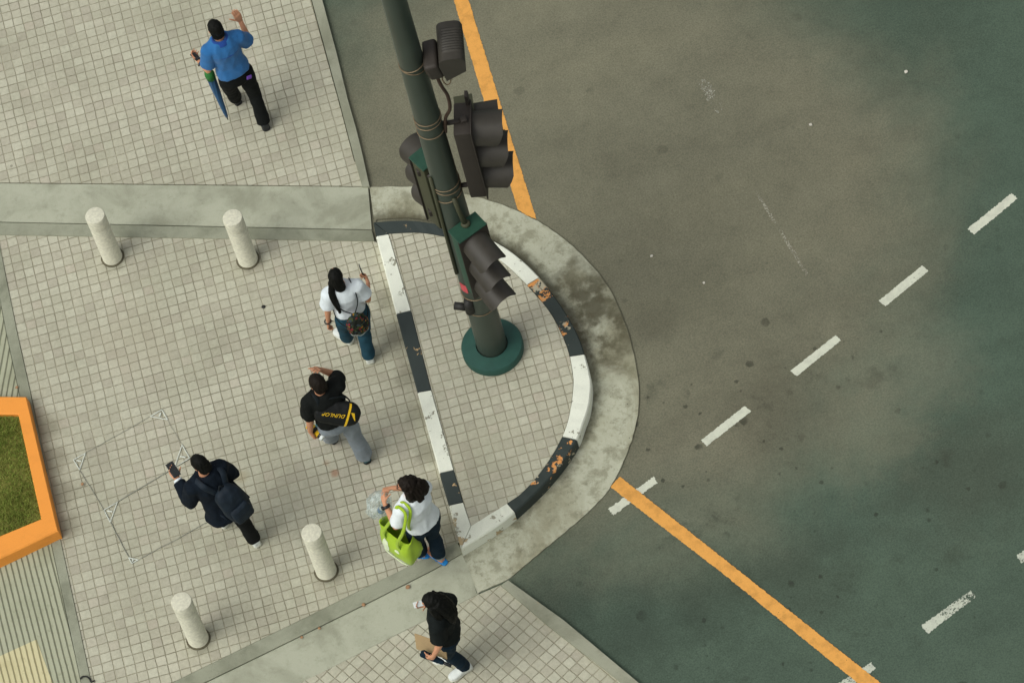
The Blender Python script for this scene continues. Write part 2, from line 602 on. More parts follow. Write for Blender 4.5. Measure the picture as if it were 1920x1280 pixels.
DIRT_C = (1.05, .25)
M_tile = mat_tiles('cobble paving')
M_conc = mat_concrete('band concrete', (176, 179, 158), (136, 138, 118), .7)
M_conc2 = mat_concrete('edge slab concrete', (154, 157, 137), (118, 121, 102), .75)
M_kerbconc = mat_concrete('kerb concrete', (158, 160, 140), (124, 126, 106), .7, rust=.2)
M_apron = mat_apron()
M_asph = mat_asphalt()
M_ywl = mat_roadpaint('yellow road paint', (228, 166, 84), .27, 34, .5)
M_wht = mat_roadpaint('white road paint', (208, 212, 192), .30, 40, .35)
M_wht2 = mat_roadpaint('worn white road paint', (196, 202, 184), .44, 46, .4)
M_wht3 = mat_roadpaint('ghost of road paint', (186, 186, 170), .59, 85, .3)
M_kw = mat_paint('white kerb paint', (230, 234, 217), (150, 150, 130), .31, 22, dirt=.35)
M_kwp = mat_paint('peeling white kerb paint', (222, 226, 208), (158, 156, 134), .47, 13, under2=(178, 160, 122))
M_kd = mat_paint('dark kerb paint', (52, 61, 58), (190, 162, 118), .24, 18, dirt=.3)
M_kdp = mat_paint('peeling dark kerb paint', (50, 59, 55), (214, 148, 82), .38, 15, under2=(178, 172, 146))
M_stone = mat_plain('bollard granite', (206, 205, 184), .85, .16, 34, .25, bump=.4)
M_pole = mat_plain('pole paint', (56, 66, 57), .42, .12, 6, .5)
M_collar = mat_plain('collar paint', (36, 76, 66), .55, .14, 9, .4)
M_wire = mat_plain('strap metal', (128, 112, 88), .5, .2, 40, .5, .6)
M_black = mat_plain('black housing', (52, 47, 41), .6, .16, 14, .35)
M_visor = mat_plain('visor black', (58, 55, 48), .55, .14, 10, .35)
M_sgreen = mat_plain('signal green', (33, 70, 54), .5, .16, 14, .4)
M_olive = mat_plain('olive casing', (66, 68, 48), .6, .12, 14, .35)
M_lr = mat_plain('red lens', (70, 18, 14), .2, .1, 30, .5)
M_la = mat_plain('amber lens', (96, 62, 16), .2, .1, 30, .5)
M_lg = mat_plain('green lens', (14, 62, 48), .2, .1, 30, .5)
M_sticker = mat_plain('red sticker', (196, 82, 86), .6, .1)
M_orange = mat_paint('orange planter paint', (240, 156, 64), (196, 128, 62), .19, 9, .6, dirt=.25)
M_soil = mat_plain('soil', (112, 112, 56), .95, .3, 30, .1)
M_grass = mat_grass()
M_groove = mat_grooved('grooved concrete', (170, 173, 148), (146, 149, 124))
M_grooveY = mat_grooved('yellowish grooved tile', (204, 197, 156), (186, 178, 134))
M_tubem = mat_plain('galvanised tube', (156, 158, 144), .45, .15, 30, .5, .5)
M_plate = mat_plain('white plate', (206, 212, 200), .5, .1, 30, .4)
M_leaf = mat_plain('dry leaf', (168, 132, 98), .8, .3, 60, .2)
M_litter = mat_plain('pale scrap', (214, 210, 196), .8, .1, 60, .2)
M_cable = mat_plain('black cable', (34, 34, 30), .6, .1)


# ------------------------------------------------------------------ setting
def sheet(name, px, z, mat, depth=.06, rot=0.0, origin=None, kind='structure', parent=None, jag=0.0):
    """flat slab whose outline lies on the ground at height z"""
    pts = [at(x, y, z) for x, y in px]
    o = at(*origin, z) if origin else pts[0]
    M = Matrix.Translation(V((o.x, o.y, 0))) @ Matrix.Rotation(rot, 4, 'Z')
    Mi = M.inverted()
    bm = bmesh.new()
    lo = [Mi @ p for p in pts]
    if jag:
        q = []
        for i, p in enumerate(lo):
            a, b = p, lo[(i + 1) % len(lo)]
            n = max(1, int((b - a).length / .012))
            nv = V((-(b - a).y, (b - a).x, 0)).normalized()
            for k in range(n):
                q.append(a.lerp(b, k / n) + nv * random.uniform(-jag, jag))
        lo = q
    vs = [bm.verts.new(p) for p in lo]
    f = bm.faces.new(vs)
    if f.normal.z < 0: f.normal_flip()
    f.normal_update()
    if f.normal.z < 0: f.normal_flip()
    if depth:
        r = bmesh.ops.extrude_face_region(bm, geom=[f])
        for v in r['geom']:
            if isinstance(v, bmesh.types.BMVert): v.co.z = z - depth
    bmesh.ops.triangulate(bm, faces=[f for f in bm.faces if len(f.verts) > 4])
    ob = mesh_obj(name, bm, mat, parent, M, smooth=False)
    if kind and not parent: ob['kind'] = kind
    return ob


# road: one big sheet
bm = bmesh.new()
N = 12
S = 260
gv = [[bm.verts.new((-S + 2 * S * i / N, -S + 2 * S * j / N, 0)) for j in range(N + 1)] for i in range(N + 1)]
for i in range(N):
    for j in range(N):
        bm.faces.new((gv[i][j], gv[i + 1][j], gv[i + 1][j + 1], gv[i][j + 1]))
road = mesh_obj('road', bm, M_asph, smooth=False)
road['kind'] = 'structure'

TA = radians(.9)
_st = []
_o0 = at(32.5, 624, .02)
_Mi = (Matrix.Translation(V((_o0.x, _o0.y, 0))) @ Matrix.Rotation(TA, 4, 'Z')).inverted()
for px, py, r, c, k in ([(x + 4, y + 4, .17, (92, 90, 72), .55) for x, y in ((211, 482), (465, 486.5), (612, 1070), (372, 1197))]  # dirt at the bollard bases, with their contact shadow painted in
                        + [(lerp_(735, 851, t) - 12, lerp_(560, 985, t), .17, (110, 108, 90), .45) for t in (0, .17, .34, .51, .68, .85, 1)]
                        + [(lerp_(82, 122, t), lerp_(800, 990, t), .22, (112, 108, 88), .45) for t in (0, .33, .66, 1)]  # soft shadow beside the planter, painted into the cobble colour
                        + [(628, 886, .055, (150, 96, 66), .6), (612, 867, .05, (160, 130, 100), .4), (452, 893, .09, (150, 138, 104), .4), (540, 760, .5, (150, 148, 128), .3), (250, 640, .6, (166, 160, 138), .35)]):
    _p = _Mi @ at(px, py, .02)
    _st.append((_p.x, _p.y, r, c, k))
M_tile_main = mat_tiles('stained and shaded cobble paving', stains_and_shade=_st)
L = -1400
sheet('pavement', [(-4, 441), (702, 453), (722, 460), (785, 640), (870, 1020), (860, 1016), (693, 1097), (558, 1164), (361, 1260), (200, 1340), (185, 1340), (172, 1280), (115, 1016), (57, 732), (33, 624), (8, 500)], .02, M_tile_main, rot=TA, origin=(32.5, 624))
sheet('pavement', [(L, 335), (0, 342), (686, 349), (676, 318), (664, 302), (634, 187), (583, 0), (500, -320), (420, -640), (L, -640)], .022, M_tile, rot=TA, origin=(635, 187))
pa, pb = at(900, 1140), at(1000, 1224)
sheet('pavement', [(938.8, 1096), (1030.6, 1175), (1162, 1276.7), (1300, 1384), (1600, 1620), (-200, 1720), (430, 1345), (560, 1280), (604, 1260), (700, 1211), (899, 1113)], .02, M_tile, rot=math.atan2(pb.y - pa.y, pb.x - pa.x), origin=(938.8, 1096))
sheet('concrete_band', [(L, 337.6), (0, 344), (690, 351), (697, 430), (0, 415.5), (L, 390)], .024, M_conc)
sheet('concrete_band', [(L, 392), (0, 417.5), (697, 432), (702, 452), (0, 440), (L, 416)], .030, M_conc2)
sheet('concrete_kerb', [(584.5, 0), (635.5, 187), (665.5, 302), (679, 350), (692.5, 350), (680, 292), (668, 243), (652, 187), (631, 100), (604, 0), (522, -320), (440, -640), (421, -640), (501, -320)], .045, M_kerbconc)
outer = smooth_path([V((x, y, 0)) for x, y in [(693, 351), (800, 351), (880, 366), (960, 391), (1030, 428), (1085, 472), (1135, 530), (1170, 600), (1190, 672), (1198, 745), (1190, 805), (1172, 857), (1146, 910), (1103, 959), (1021, 1028), (952, 1086)]], 6)
APR_OUT = outer + [V((895, 1111, 0))]
sheet('concrete_band', [(866.5, 1038.5), (811, 1070), (700, 1126.4), (499, 1224.8), (426.5, 1260), (385, 1280), (300, 1322), (-300, 1625), (-200, 1718), (390, 1364), (560, 1280), (604.6, 1259.5), (700, 1210.5), (899, 1112.5), (893.5, 1111), (883.5, 1078)], .018, M_conc)
sheet('concrete_band', [(857, 1016), (693, 1097.5), (558, 1164.5), (361, 1260.5), (200, 1340.5), (-300, 1585), (-300, 1622), (300, 1319), (385, 1277.5), (426.5, 1257.5), (499, 1222.3), (700, 1123.9), (811, 1067.5), (868, 1035.5)], .030, M_conc2)
sheet('concrete_kerb', [(939.5, 1096.2), (952.5, 1087), (1057, 1162), (1195, 1277), (1440, 1475), (1600, 1605), (1590, 1611), (1300, 1383), (1162, 1276), (1031, 1174.5)], .05, M_kerbconc)
sheet('concrete_band', [(-4, 441.5), (7, 500), (32, 624), (56, 732), (114, 1016), (171, 1280), (184, 1340), (166, 1340), (149.5, 1266), (95, 1012), (37, 740), (13, 628), (0, 560), (-25, 441.5)], .028, M_conc2)
ga, gb = at(330, 900), at(324, 930)
sheet('grooved_paving', [(-26, 441.5), (-1, 560), (12, 628), (36, 740), (60, 850), (L, 850), (L, 418)], .026, M_groove, rot=math.atan2(-(at(10, 740) - at(19, 690)).x, (at(10, 740) - at(19, 690)).y) + pi, origin=(20, 700))
sheet('grooved_paving', [(59, 852), (94, 1012), (148.5, 1266), (165, 1340), (190, 1350), (-300, 1583), (L, 1600), (L, 852)], .0265, M_groove, rot=math.atan2(-(at(133, 1233) - at(82, 1033)).x, (at(133, 1233) - at(82, 1033)).y) + pi, origin=(82, 1033))
tac = sheet('tactile_paving', [(-120, 1284), (0, 1229), (68, 1198), (99, 1280), (122, 1345), (-80, 1440)], .031, M_grooveY, depth=.02, rot=math.atan2(-(at(133, 1233) - at(82, 1033)).x, (at(133, 1233) - at(82, 1033)).y) + pi, origin=(82, 1033))

# painted markings lie on the road
Z1 = .004


def marking(px, mat, z=Z1, jag=.004):
    return sheet('road_marking', px, z, mat, depth=0, parent=road, jag=jag)


marking([(805, -160), (835, -160), (878.5, 0), (936, 187), (975, 312), (1006, 411), (985, 403), (970.4, 392), (909.7, 197), (850.6, 0)], M_ywl)
marking([(1162.5, 893), (1443.5, 1115), (1652, 1280), (1760, 1366), (1716, 1366), (1608.6, 1280), (1361, 1079), (1144, 912)], M_ywl, .008)
for i, q in enumerate([[(1814, 429), (1896.5, 362.4), (1908.4, 372), (1827, 439.6)], [(1647.8, 563.5), (1729, 497.6), (1741, 508), (1660, 574.5)],
          [(1482, 695), (1567, 627.7), (1577, 638), (1494, 705)], [(1314.6, 825), (1396, 760.8), (1408.5, 771), (1325, 836)],
          [(1140, 954), (1225, 893), (1233, 904), (1150.6, 965.5)], [(1727, 1172), (1820, 1106), (1829, 1119), (1740, 1187)],
          [(1560, 1288), (1633, 1241), (1642, 1253), (1572, 1300)], [(1906, 1041), (1990, 981), (2000, 992), (1916, 1055)],
          [(1980, 298), (2062, 234), (2074, 243), (1992, 308)]]):
    marking(q, (M_wht2 if i in (5, 6, 7) else M_wht), jag=(.007 if i in (0, 4, 5, 6, 7) else .004))
marking([(1306, 150), (1322, 146), (1362, 205), (1342, 212)], M_wht3, jag=.02)
marking([(1240, 60), (1266, 48), (1318, 130), (1296, 142)], M_wht3 if False else mat_roadpaint('faint paint flecks', (150, 148, 130), .76, 70, .4), jag=.02)
marking([(1416, 362), (1421, 360), (1516, 513), (1511, 517)], mat_roadpaint('thin worn line', (168, 166, 148), .55, 60, .4), jag=.006)
marking([(1426, 318), (1440, 312), (1512, 425), (1500, 432)], mat_roadpaint('very faint paint', (132, 132, 116), .72, 60, .4), jag=.02)

# ------------------------------------------------------------------ traffic island
island = empty('traffic_island', Matrix.Translation(at(900, 700, 0)), 'raised paved traffic island with black and white painted kerb around the signal pole', 'traffic island')
ZI = .165
arc_o = smooth_path([V((x, y, 0)) for x, y in [(700, 416), (753.7, 412.5), (790, 415), (828.7, 421.6), (880, 435), (928.7, 453), (972.5, 482.5), (1011.6, 520), (1041, 557.5), (1066, 595), (1085, 632), (1096, 663.7), (1104.5, 697), (1107.8, 722), (1103.5, 762), (1093, 793), (1081.6, 824), (1053.7, 867), (1014, 913), (965, 959), (922.5, 991.7), (864, 1028)]], 6)
arc_i = smooth_path([V((x, y, 0)) for x, y in [(727, 438), (785, 436), (835, 445.5), (880, 453.5 - 8), (919, 464), (957, 498), (994, 536), (1028.8, 579), (1050.6, 619), (1066, 660), (1073, 700), (1074, 724), (1068.4, 769), (1053.7, 817.8), (1020.9, 873.6), (981.5, 919.5), (950, 942.5), (883, 985)]], 6)
# replace hidden kink behind the pole
arc_i = smooth_path([V((x, y, 0)) for x, y in [(727, 438), (785, 436), (835, 444), (880, 458), (922, 478), (957, 504), (994, 541), (1028.8, 582), (1050.6, 621), (1066, 661), (1073, 700), (1074, 724), (1068.4, 769), (1053.7, 817.8), (1020.9, 873.6), (981.5, 919.5), (950, 942.5), (883, 985)]], 6)
left_o = [V((x, y, 0)) for x, y in [(700, 416), (705, 443), (743, 588.5), (783, 735.5), (824, 886.5), (842, 947), (864, 1028)]]
left_i = [V((x, y, 0)) for x, y in [(727, 438), (729, 439), (771, 582), (809, 731), (851, 880.5), (869, 941), (883, 985)]]


def near_t(path, y, lo=0):
    return min(range(lo, len(path)), key=lambda i: abs(path[i].y - y))


def resample(path, n):
    ds = [0]
    for a, b in zip(path, path[1:]): ds.append(ds[-1] + (b - a).length)
    out = []
    for k in range(n + 1):
        t = ds[-1] * k / n
        j = max(i for i in range(len(ds)) if ds[i] <= t + 1e-9)
        j = min(j, len(path) - 2)
        out.append(path[j].lerp(path[j + 1], (t - ds[j]) / max(ds[j + 1] - ds[j], 1e-9)))
    return out


def kerb_block(po, pi_, mat, label, n=10, gap=.004):
    po, pi_ = resample(po, n), resample(pi_, n)
    O = [at(p.x, p.y, ZI) for p in po]
    I = [at(p.x, p.y, ZI) for p in pi_]
    # small joint between neighbouring blocks
    for A in (O, I):
        d0, d1 = (A[1] - A[0]).normalized(), (A[-1] - A[-2]).normalized()
        A[0] = A[0] + d0 * gap
        A[-1] = A[-1] - d1 * gap
    bm = bmesh.new()
    rows = []
    for a, b in zip(O, I):
        out = (a - b).normalized()
        jo = random.uniform(-.003, .003)
        prof = [V((a.x, a.y, -.01)) + out * .006, a + out * .002 - V((0, 0, .016)), a - out * .010 + V((0, 0, jo)), b + out * .006 + V((0, 0, jo)), b - V((0, 0, .05)), V((b.x, b.y, -.01))]
        rows.append([bm.verts.new(p) for p in prof])
    m = len(rows[0])
    for r, q in zip(rows, rows[1:]):
        for k in range(m):
            bm.faces.new((r[k], r[(k + 1) % m], q[(k + 1) % m], q[k]))
    bm.faces.new(rows[0])
    bm.faces.new(list(reversed(rows[-1])))
    ob = mesh_obj('kerb_stone', bm, mat, island, smooth=False)
    ob['label'] = label
    return ob


def cut(path, i, j): return path[i:j + 1]


io = [0, near_t(arc_o, 440, 5), near_t(arc_o, 520, 20), near_t(arc_o, 663, 20), near_t(arc_o, 824, 60), near_t(arc_o, 959, 60), len(arc_o) - 1]
ii = [0, near_t(arc_i, 466, 10), near_t(arc_i, 536, 20), near_t(arc_i, 667, 20), near_t(arc_i, 817, 50), near_t(arc_i, 943, 50), len(arc_i) - 1]
arcm = [(M_kd, 'black painted kerb behind the pole'), (M_kw, 'white painted kerb'), (M_kdp, 'chipped black kerb with orange showing'), (M_kw, 'white painted kerb on the bend'), (M_kdp, 'peeling black kerb with orange patches'), (M_kwp, 'white kerb with most paint peeled off')]
for k in range(6):
    kerb_block(cut(arc_o, io[k], io[k + 1]), cut(arc_i, ii[k], ii[k + 1]), arcm[k][0], arcm[k][1], 14)
lm = [(M_kdp, 'black corner kerb with orange showing'), (M_kw, 'white painted straight kerb'), (M_kd, 'black painted straight kerb'), (M_kw, 'white painted straight kerb with scuffs'), (M_kd, 'black painted straight kerb near the tip'), (M_kwp, 'peeling white kerb at the tip')]
for k in range(1, 6):
    kerb_block([left_o[k], left_o[k + 1]], [left_i[k], left_i[k + 1]], lm[k][0], lm[k][1], 4)
# corner cap block
bm = bmesh.new()
cpx = [(700, 417), (727, 438), (728.5, 439), (705, 443)]
vs = [bm.verts.new(at(x, y, ZI - .002)) for x, y in cpx]
f = bm.faces.new(vs)
r = bmesh.ops.extrude_face_region(bm, geom=[f])
for v in r['geom']:
    if isinstance(v, bmesh.types.BMVert): v.co.z = -.01
mesh_obj('kerb_stone', bm, M_kdp, island, smooth=False)['label'] = 'black corner kerb with orange showing'
# island paving
pts = [at(p.x, p.y, ZI) for p in arc_i] + [at(x, y, ZI) for x, y in [(869, 941), (851, 880.5), (809, 731), (771, 582), (729, 439)]]
Mi = Matrix.Translation(V((at(975, 800, .14).x, at(975, 800, .14).y, 0))) @ Matrix.Rotation(radians(.3), 4, 'Z')
bm = bmesh.new()
f = bm.faces.new([bm.verts.new(Mi.inverted() @ V((p.x, p.y, .157))) for p in pts])
f.normal_update()
r = bmesh.ops.extrude_face_region(bm, geom=[f])
for v in r['geom']:
    if isinstance(v, bmesh.types.BMVert): v.co.z = .0
bmesh.ops.triangulate(bm, faces=[f for f in bm.faces if len(f.verts) > 4])
# child object whose texture frame follows the paving grid
me_par = mesh_obj('paving', bm, M_tile, None, Mi, smooth=False)
me_par.parent = island
me_par.matrix_parent_inverse = Matrix.Identity(4)
me_par.matrix_local = MW[island].inverted() @ Mi

# curved gutter apron around the island: rows from the kerb foot to the road edge
ia = resample([V((702, 418, 0)) if i == 0 else V((p.x - 6 * (p.x > 900), p.y - 4, 0)) for i, p in enumerate(arc_o[:-1])] + [V((866, 1038, 0))], 120)
oa = resample(APR_OUT, 120)
Map = Matrix.Translation(V((at(905, 690).x, at(905, 690).y, 0)))
bm = bmesh.new()
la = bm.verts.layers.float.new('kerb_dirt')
prev = None
for k, (p, q) in enumerate(zip(ia, oa)):
    P0, P1 = at(p.x, p.y, .016), at(q.x, q.y, .016)
    jit = random.uniform(-.004, .004)
    row = []
    for t in (0, .12, .25, .4, .6, .8, 1.0, 1.0):
        c = P0.lerp(P1 + (P1 - P0).normalized() * jit, t)
        v = bm.verts.new(Map.inverted() @ c)
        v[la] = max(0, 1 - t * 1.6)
        row.append(v)
    row[-1].co.z = -.03
    if prev:
        for a in range(len(row) - 1): bm.faces.new((prev[a], prev[a + 1], row[a + 1], row[a]))
    prev = row
mesh_obj('gutter_apron', bm, M_apron, None, Map, smooth=False)['kind'] = 'structure'

# ------------------------------------------------------------------ bollards
BZ = .02


def lathe(bm, prof, n=40, z0=0):
    rings = [(V((0, 0, z + z0)), V((1, 0, 0)), V((0, 1, 0)), max(r, 1e-4), max(r, 1e-4)) for r, z in prof]
    loft(bm, rings, n)


def shade_sharp(ob, ang=35):
    me = ob.data
    bm = bmesh.new()
    bm.from_mesh(me)
    for e in bm.edges:
        if len(e.link_faces) == 2 and e.calc_face_angle(0) > radians(ang):
            e.smooth = False
    bm.to_mesh(me)
    bm.free()
    return ob


blabels = ['stone bollard just below the upper concrete band, nearer the orange planter', 'stone bollard just below the upper concrete band, nearer the traffic island',
           'stone bollard between the woman with the green tote bag and the lower concrete band', 'stone bollard nearest the grooved paving at the lower concrete band']
bpos = [(211, 482), (465, 486.5), (612, 1070), (372, 1197)]
prot = None
for (x, y), lb in zip(bpos, blabels):
    p = at(x, y, BZ)
    M = Matrix.Translation(V((p.x, p.y, BZ)))
    if prot is None:
        e = empty('bollard', M, lb, 'bollard', 'stone bollards on the plaza')
        bm = bmesh.new()
        lathe(bm, [(.104, -.03), (.104, 0), (.099, .012), (.0975, .61), (.0945, .618)])
        a = shade_sharp(mesh_obj('post', bm, M_stone, e, M))
        bm = bmesh.new()
        lathe(bm, [(.0935, .612), (.0935, .626), (.098, .632), (.098, .782), (.093, .791), (.086, .793)])
        b = shade_sharp(mesh_obj('cap', bm, M_stone, e, M))
        bm = bmesh.new()
        lathe(bm, [(.118, 0), (.112, .006), (.10, .010)])
        c = mesh_obj('mortar_ring', bm, mat_plain('mortar', (96, 92, 74), .95, .3, 40, .1), e, M)
        prot = [e, a, b, c]
    else:
        e = prot[0].copy()
        COL.objects.link(e)
        e.matrix_world = M @ Matrix.Rotation(random.uniform(0, 6), 4, 'Z')
        e['label'] = lb
        for ch in prot[1:]:
            d = ch.copy()
            COL.objects.link(d)
            d.parent = e

# ------------------------------------------------------------------ planter
ZP = .17
pl = [(49, 743), (0, 742.3), (-230, 739), (-300, 800), (-270, 1010), (-190, 1128), (0, 1046.6), (108.7, 994.5)]
pin = [(34, 776), (0, 775.7), (-205, 773), (-262, 820), (-238, 1000), (-165, 1080), (0, 1003.6), (77, 971.9)]
O3 = [at(x, y, ZP) for x, y in pl]
I3 = [at(x, y, ZP) for x, y in pin]
cen = sum(O3, V()) / len(O3)
planter = empty('planter', Matrix.Translation(V((cen.x, cen.y, .02))), 'low orange painted planter kerb enclosing a patch of grass', 'planter')
bm = bmesh.new()
rows = []
for a, b in zip(O3, I3):
    out = (a - b).normalized()
    rows.append([bm.verts.new(p) for p in (V((a.x, a.y, .0)) + out * .012, a - V((0, 0, .012)) , a - out * .012, b + out * .01, b - V((0, 0, .01)), V((b.x, b.y, .0)))])
for i in range(len(rows)):
    r, q = rows[i], rows[(i + 1) % len(rows)]
    for k in range(6):
        bm.faces.new((r[k], r[(k + 1) % 6], q[(k + 1) % 6], q[k]))
mesh_obj('rim', bm, M_orange, planter, smooth=False)
bm = bmesh.new()
f = bm.faces.new([bm.verts.new(V((p.x, p.y, .12))) for p in I3])
f.normal_update()
if f.normal.z < 0: f.normal_flip()
mesh_obj('soil', bm, M_soil, planter, smooth=False)


def inside(p, poly):
    c = False
    for i in range(len(poly)):
        a, b = poly[i], poly[i - 1]
        if (a.y > p.y) != (b.y > p.y) and p.x < (b.x - a.x) * (p.y - a.y) / (b.y - a.y) + a.x: c = not c
    return c


bm = bmesh.new()
xs = [p.x for p in I3]
ys = [p.y for p in I3]
cnt = 0
rg = random.Random(3)
while cnt < 26000:
    p = V((rg.uniform(min(xs), max(xs)), rg.uniform(min(ys), max(ys)), .12))
    if not inside(p, I3): continue
    dn = noise.noise(V((p.x * 3, p.y * 3, 0)))
    cnt += 1
    if rg.random() < .25 - dn * .6: continue
    h = rg.uniform(.02, .05) * (1 + .5 * dn)
    a = rg.uniform(0, 2 * pi)
    d = V((cos(a), sin(a), 0))
    lean = V((rg.uniform(-.03, .03), rg.uniform(-.03, .03), 0))
    wv = .0035
    v0, v1, v2 = bm.verts.new(p - d * wv), bm.verts.new(p + d * wv), bm.verts.new(p + lean + V((0, 0, h)))
    bm.faces.new((v0, v1, v2))
g = mesh_obj('grass', bm, M_grass, planter, smooth=False)
g['kind'] = 'stuff'

# ------------------------------------------------------------------ signal pole
sig = empty('traffic_light', Matrix.Translation(V((0, 0, .143))), 'dark green traffic light pole with several black signal heads standing on the island', 'traffic light')
bm = bmesh.new()
rp = lambda z: .147 - (z - .15) * .0072
lathe(bm, [(rp(z), z) for z in (.14, 1, 2, 3, 4, 5, 6, 7, 8, 9.2)] + [(.06, 9.25)], 18)
shade_sharp(mesh_obj('pole', bm, M_pole, sig), 60)
# faint weld seam / conduit running down the left of the pole
bm = bmesh.new()
ca = radians(205)
tube(bm, [(cos(ca) * (rp(z) + .012), sin(ca) * (rp(z) + .012), z) for z in (1.75, 2.6, 3.4)], .018, 10)
mesh_obj('conduit', bm, M_olive, sig)
bm = bmesh.new()
lathe(bm, [(.298, .155), (.298, .240), (.288, .252), (.20, .262), (.155, .266), (.150, .15)], 48)
shade_sharp(mesh_obj('collar', bm, M_collar, sig), 40)
for yl, tilt in ((121, .02), (127, -.03), (222, .0), (229, .01), (246, .0), (343, .01), (350, -.01), (363, .03), (545, .01), (574, .0)):
    z = zpole(yl - 6)
    bm = bmesh.new()
    pts = []
    for k in range(33):
        a = 2 * pi * k / 32
        pts.append(V((cos(a) * (rp(z) + .003), sin(a) * (rp(z) + .003), z + tilt * cos(a))))
    tube(bm, pts, .0055, 6, cap=False)
    mesh_obj('strap', bm, M_wire, sig)


def signal_head(pos, az, n, lamp, pitch_, mats, visor_len=.28, depth=.17, width=None, tilt=radians(10), caps=True, visor_cut=.30, yaw_visor=0.0, back=False):
    """pos: top centre of the housing front, az: facing azimuth"""
    wd = width or lamp + .05
    hgt = pitch_ * (n - 1) + lamp + .07
    M = Matrix.Translation(V(pos)) @ Matrix.Rotation(az - pi / 2, 4, 'Z')      # local +Y faces out
    bm = bmesh.new()
    box(bm, (0, -depth / 2, -hgt / 2), (wd, depth, hgt), bevel=.018)
    head = mesh_obj('signal_head', bm, mats[0], sig, M)
    shade_sharp(head)
    bm = bmesh.new()
    box(bm, (0, .004, -hgt / 2), (wd + .03, .012, hgt + .03), bevel=.004)
    shade_sharp(mesh_obj('face_plate', bm, M_black, head, M))
    if caps:
        bm = bmesh.new()
        box(bm, (0, -depth / 2 + .004, .010), (wd + .020, depth + .030, .016), bevel=.005)
        mesh_obj('top_cap', bm, mats[1], head, M, smooth=False)
    for k in range(n):
        zc = -(.035 + lamp / 2) - k * pitch_
        bm = bmesh.new()
        R_ = lamp / 2 + .012
        rows = []
        na, nl = 28, 5
        a0 = -pi / 2 + visor_cut * pi
        for i in range(nl + 1):
            row_o, row_i = [], []
            y = .008 + visor_len * i / nl
            fl = 1 + .05 * i / nl
            for q in range(na + 1):
                t = a0 + (2 * pi - 2 * visor_cut * pi) * q / na
                # sides are cut back towards the bottom
                up = (sin(t) + 1) / 2
                yy = .008 + (y - .008) * (.55 + .45 * min(1, up * 1.25))
                dz = -yy * math.tan(tilt)
                row_o.append(bm.verts.new((cos(t) * R_ * fl, yy, zc + sin(t) * R_ * fl + dz)))
                row_i.append(bm.verts.new((cos(t) * (R_ * fl - .004), yy, zc + sin(t) * (R_ * fl - .004) + dz)))
            rows.append((row_o, row_i))
        for (o1, i1), (o2, i2) in zip(rows, rows[1:]):
            for q in range(na):
                bm.faces.new((o1[q], o1[q + 1], o2[q + 1], o2[q]))
                bm.faces.new((i1[q + 1], i1[q], i2[q], i2[q + 1]))
            bm.faces.new((o1[0], o2[0], i2[0], i1[0]))
            bm.faces.new((o1[na], i1[na], i2[na], o2[na]))
        for q in range(na):
            bm.faces.new((rows[-1][0][q], rows[-1][0][q + 1], rows[-1][1][q + 1], rows[-1][1][q]))
        shade_sharp(mesh_obj('visor', bm, M_visor, head, M), 50)
        bm = bmesh.new()
        ball(bm, (0, .006, zc), (lamp / 2 - .004, .03, lamp / 2 - .004), 20)
        mesh_obj('lens', bm, (M_lr, M_la, M_lg)[k % 3], head, M)
    return head, M


def on_axis(y, dx, dy):
    z = zpole(y)
    return V((dx, dy, z))


# right-hand head facing the road on the right, with a smaller head behind it
h2, M2 = signal_head(on_axis(238, .36, -.02), radians(-13), 3, .29, .345, (M_black, M_black), visor_len=.27, depth=.15, caps=False, visor_cut=.16, tilt=radians(4))
bm = bmesh.new()
box(bm, (-.02, .0, -.55), (.07, .03, 1.32), bevel=.004)
mesh_obj('mounting_plate', bm, M_black, h2, M2 @ Matrix.Translation((-.15, -.02, .02)), smooth=False)
h2b, M2b = signal_head(on_axis(262, .40, .22), radians(-6), 3, .21, .25, (M_olive, M_olive), visor_len=.22, depth=.14, caps=True, visor_cut=.16, tilt=radians(4))
# front head facing the camera side, green casing
h4, M4 = signal_head(on_axis(398, .105, -.27), radians(-66), 3, .245, .335, (M_sgreen, M_sgreen), visor_len=.31, depth=.15, visor_cut=.24, tilt=radians(14))
# left-hand head facing away
h3, M3 = signal_head(on_axis(333, -.115, .36), radians(118), 3, .26, .345, (M_olive, M_sgreen), visor_len=.22, depth=.18, visor_cut=.16, tilt=radians(8))
# brackets
for (z, p1) in ((zpole(236), (.30, -.03)), (zpole(352), (.30, -.03)), (zpole(345), (-.2, .22)), (zpole(420), (-.2, .22))):
    bm = bmesh.new()
    d = V((p1[0], p1[1], 0)).normalized()
    tube(bm, [d * .1 + V((0, 0, z)), V((p1[0], p1[1], z - .02))], .024, 8)
    box(bm, V((p1[0], p1[1], z - .02)), (.06, .06, .08), bevel=.01)
    mesh_obj('bracket', bm, M_black, sig)
bm = bmesh.new()
z4 = M4.translation.z
tube(bm, [(.03, -.13, z4 + .42), (.045, -.145, z4 + .2), (.07, -.17, z4 + .02)], [.022, .022, .03], 10)
ball(bm, (.07, -.17, z4 + .03), (.045, .045, .03))
mesh_obj('bracket', bm, M_olive, sig)
bm = bmesh.new()
zb = zpole(555)
tube(bm, [(-.10, -.10, zb + .13), (-.11, -.105, zb - .06)], .045, 10)
tube(bm, [(-.12, -.07, zb - .03), (-.24, -.02, zb - .02)], .038, 12)
mesh_obj('push_button', bm, M_cable, sig)
bm = bmesh.new()
zs = zpole(520)
a0 = radians(204)
vs = [[bm.verts.new((cos(a0 + t) * (rp(zs) + .004), sin(a0 + t) * (rp(zs) + .004), zs + dz)) for t in (-.05, .15, .35, .55)] for dz in (-.07, .07)]
for k in range(3): bm.faces.new((vs[0][k], vs[0][k + 1], vs[1][k + 1], vs[1][k]))
mesh_obj('sticker', bm, M_sticker, sig)
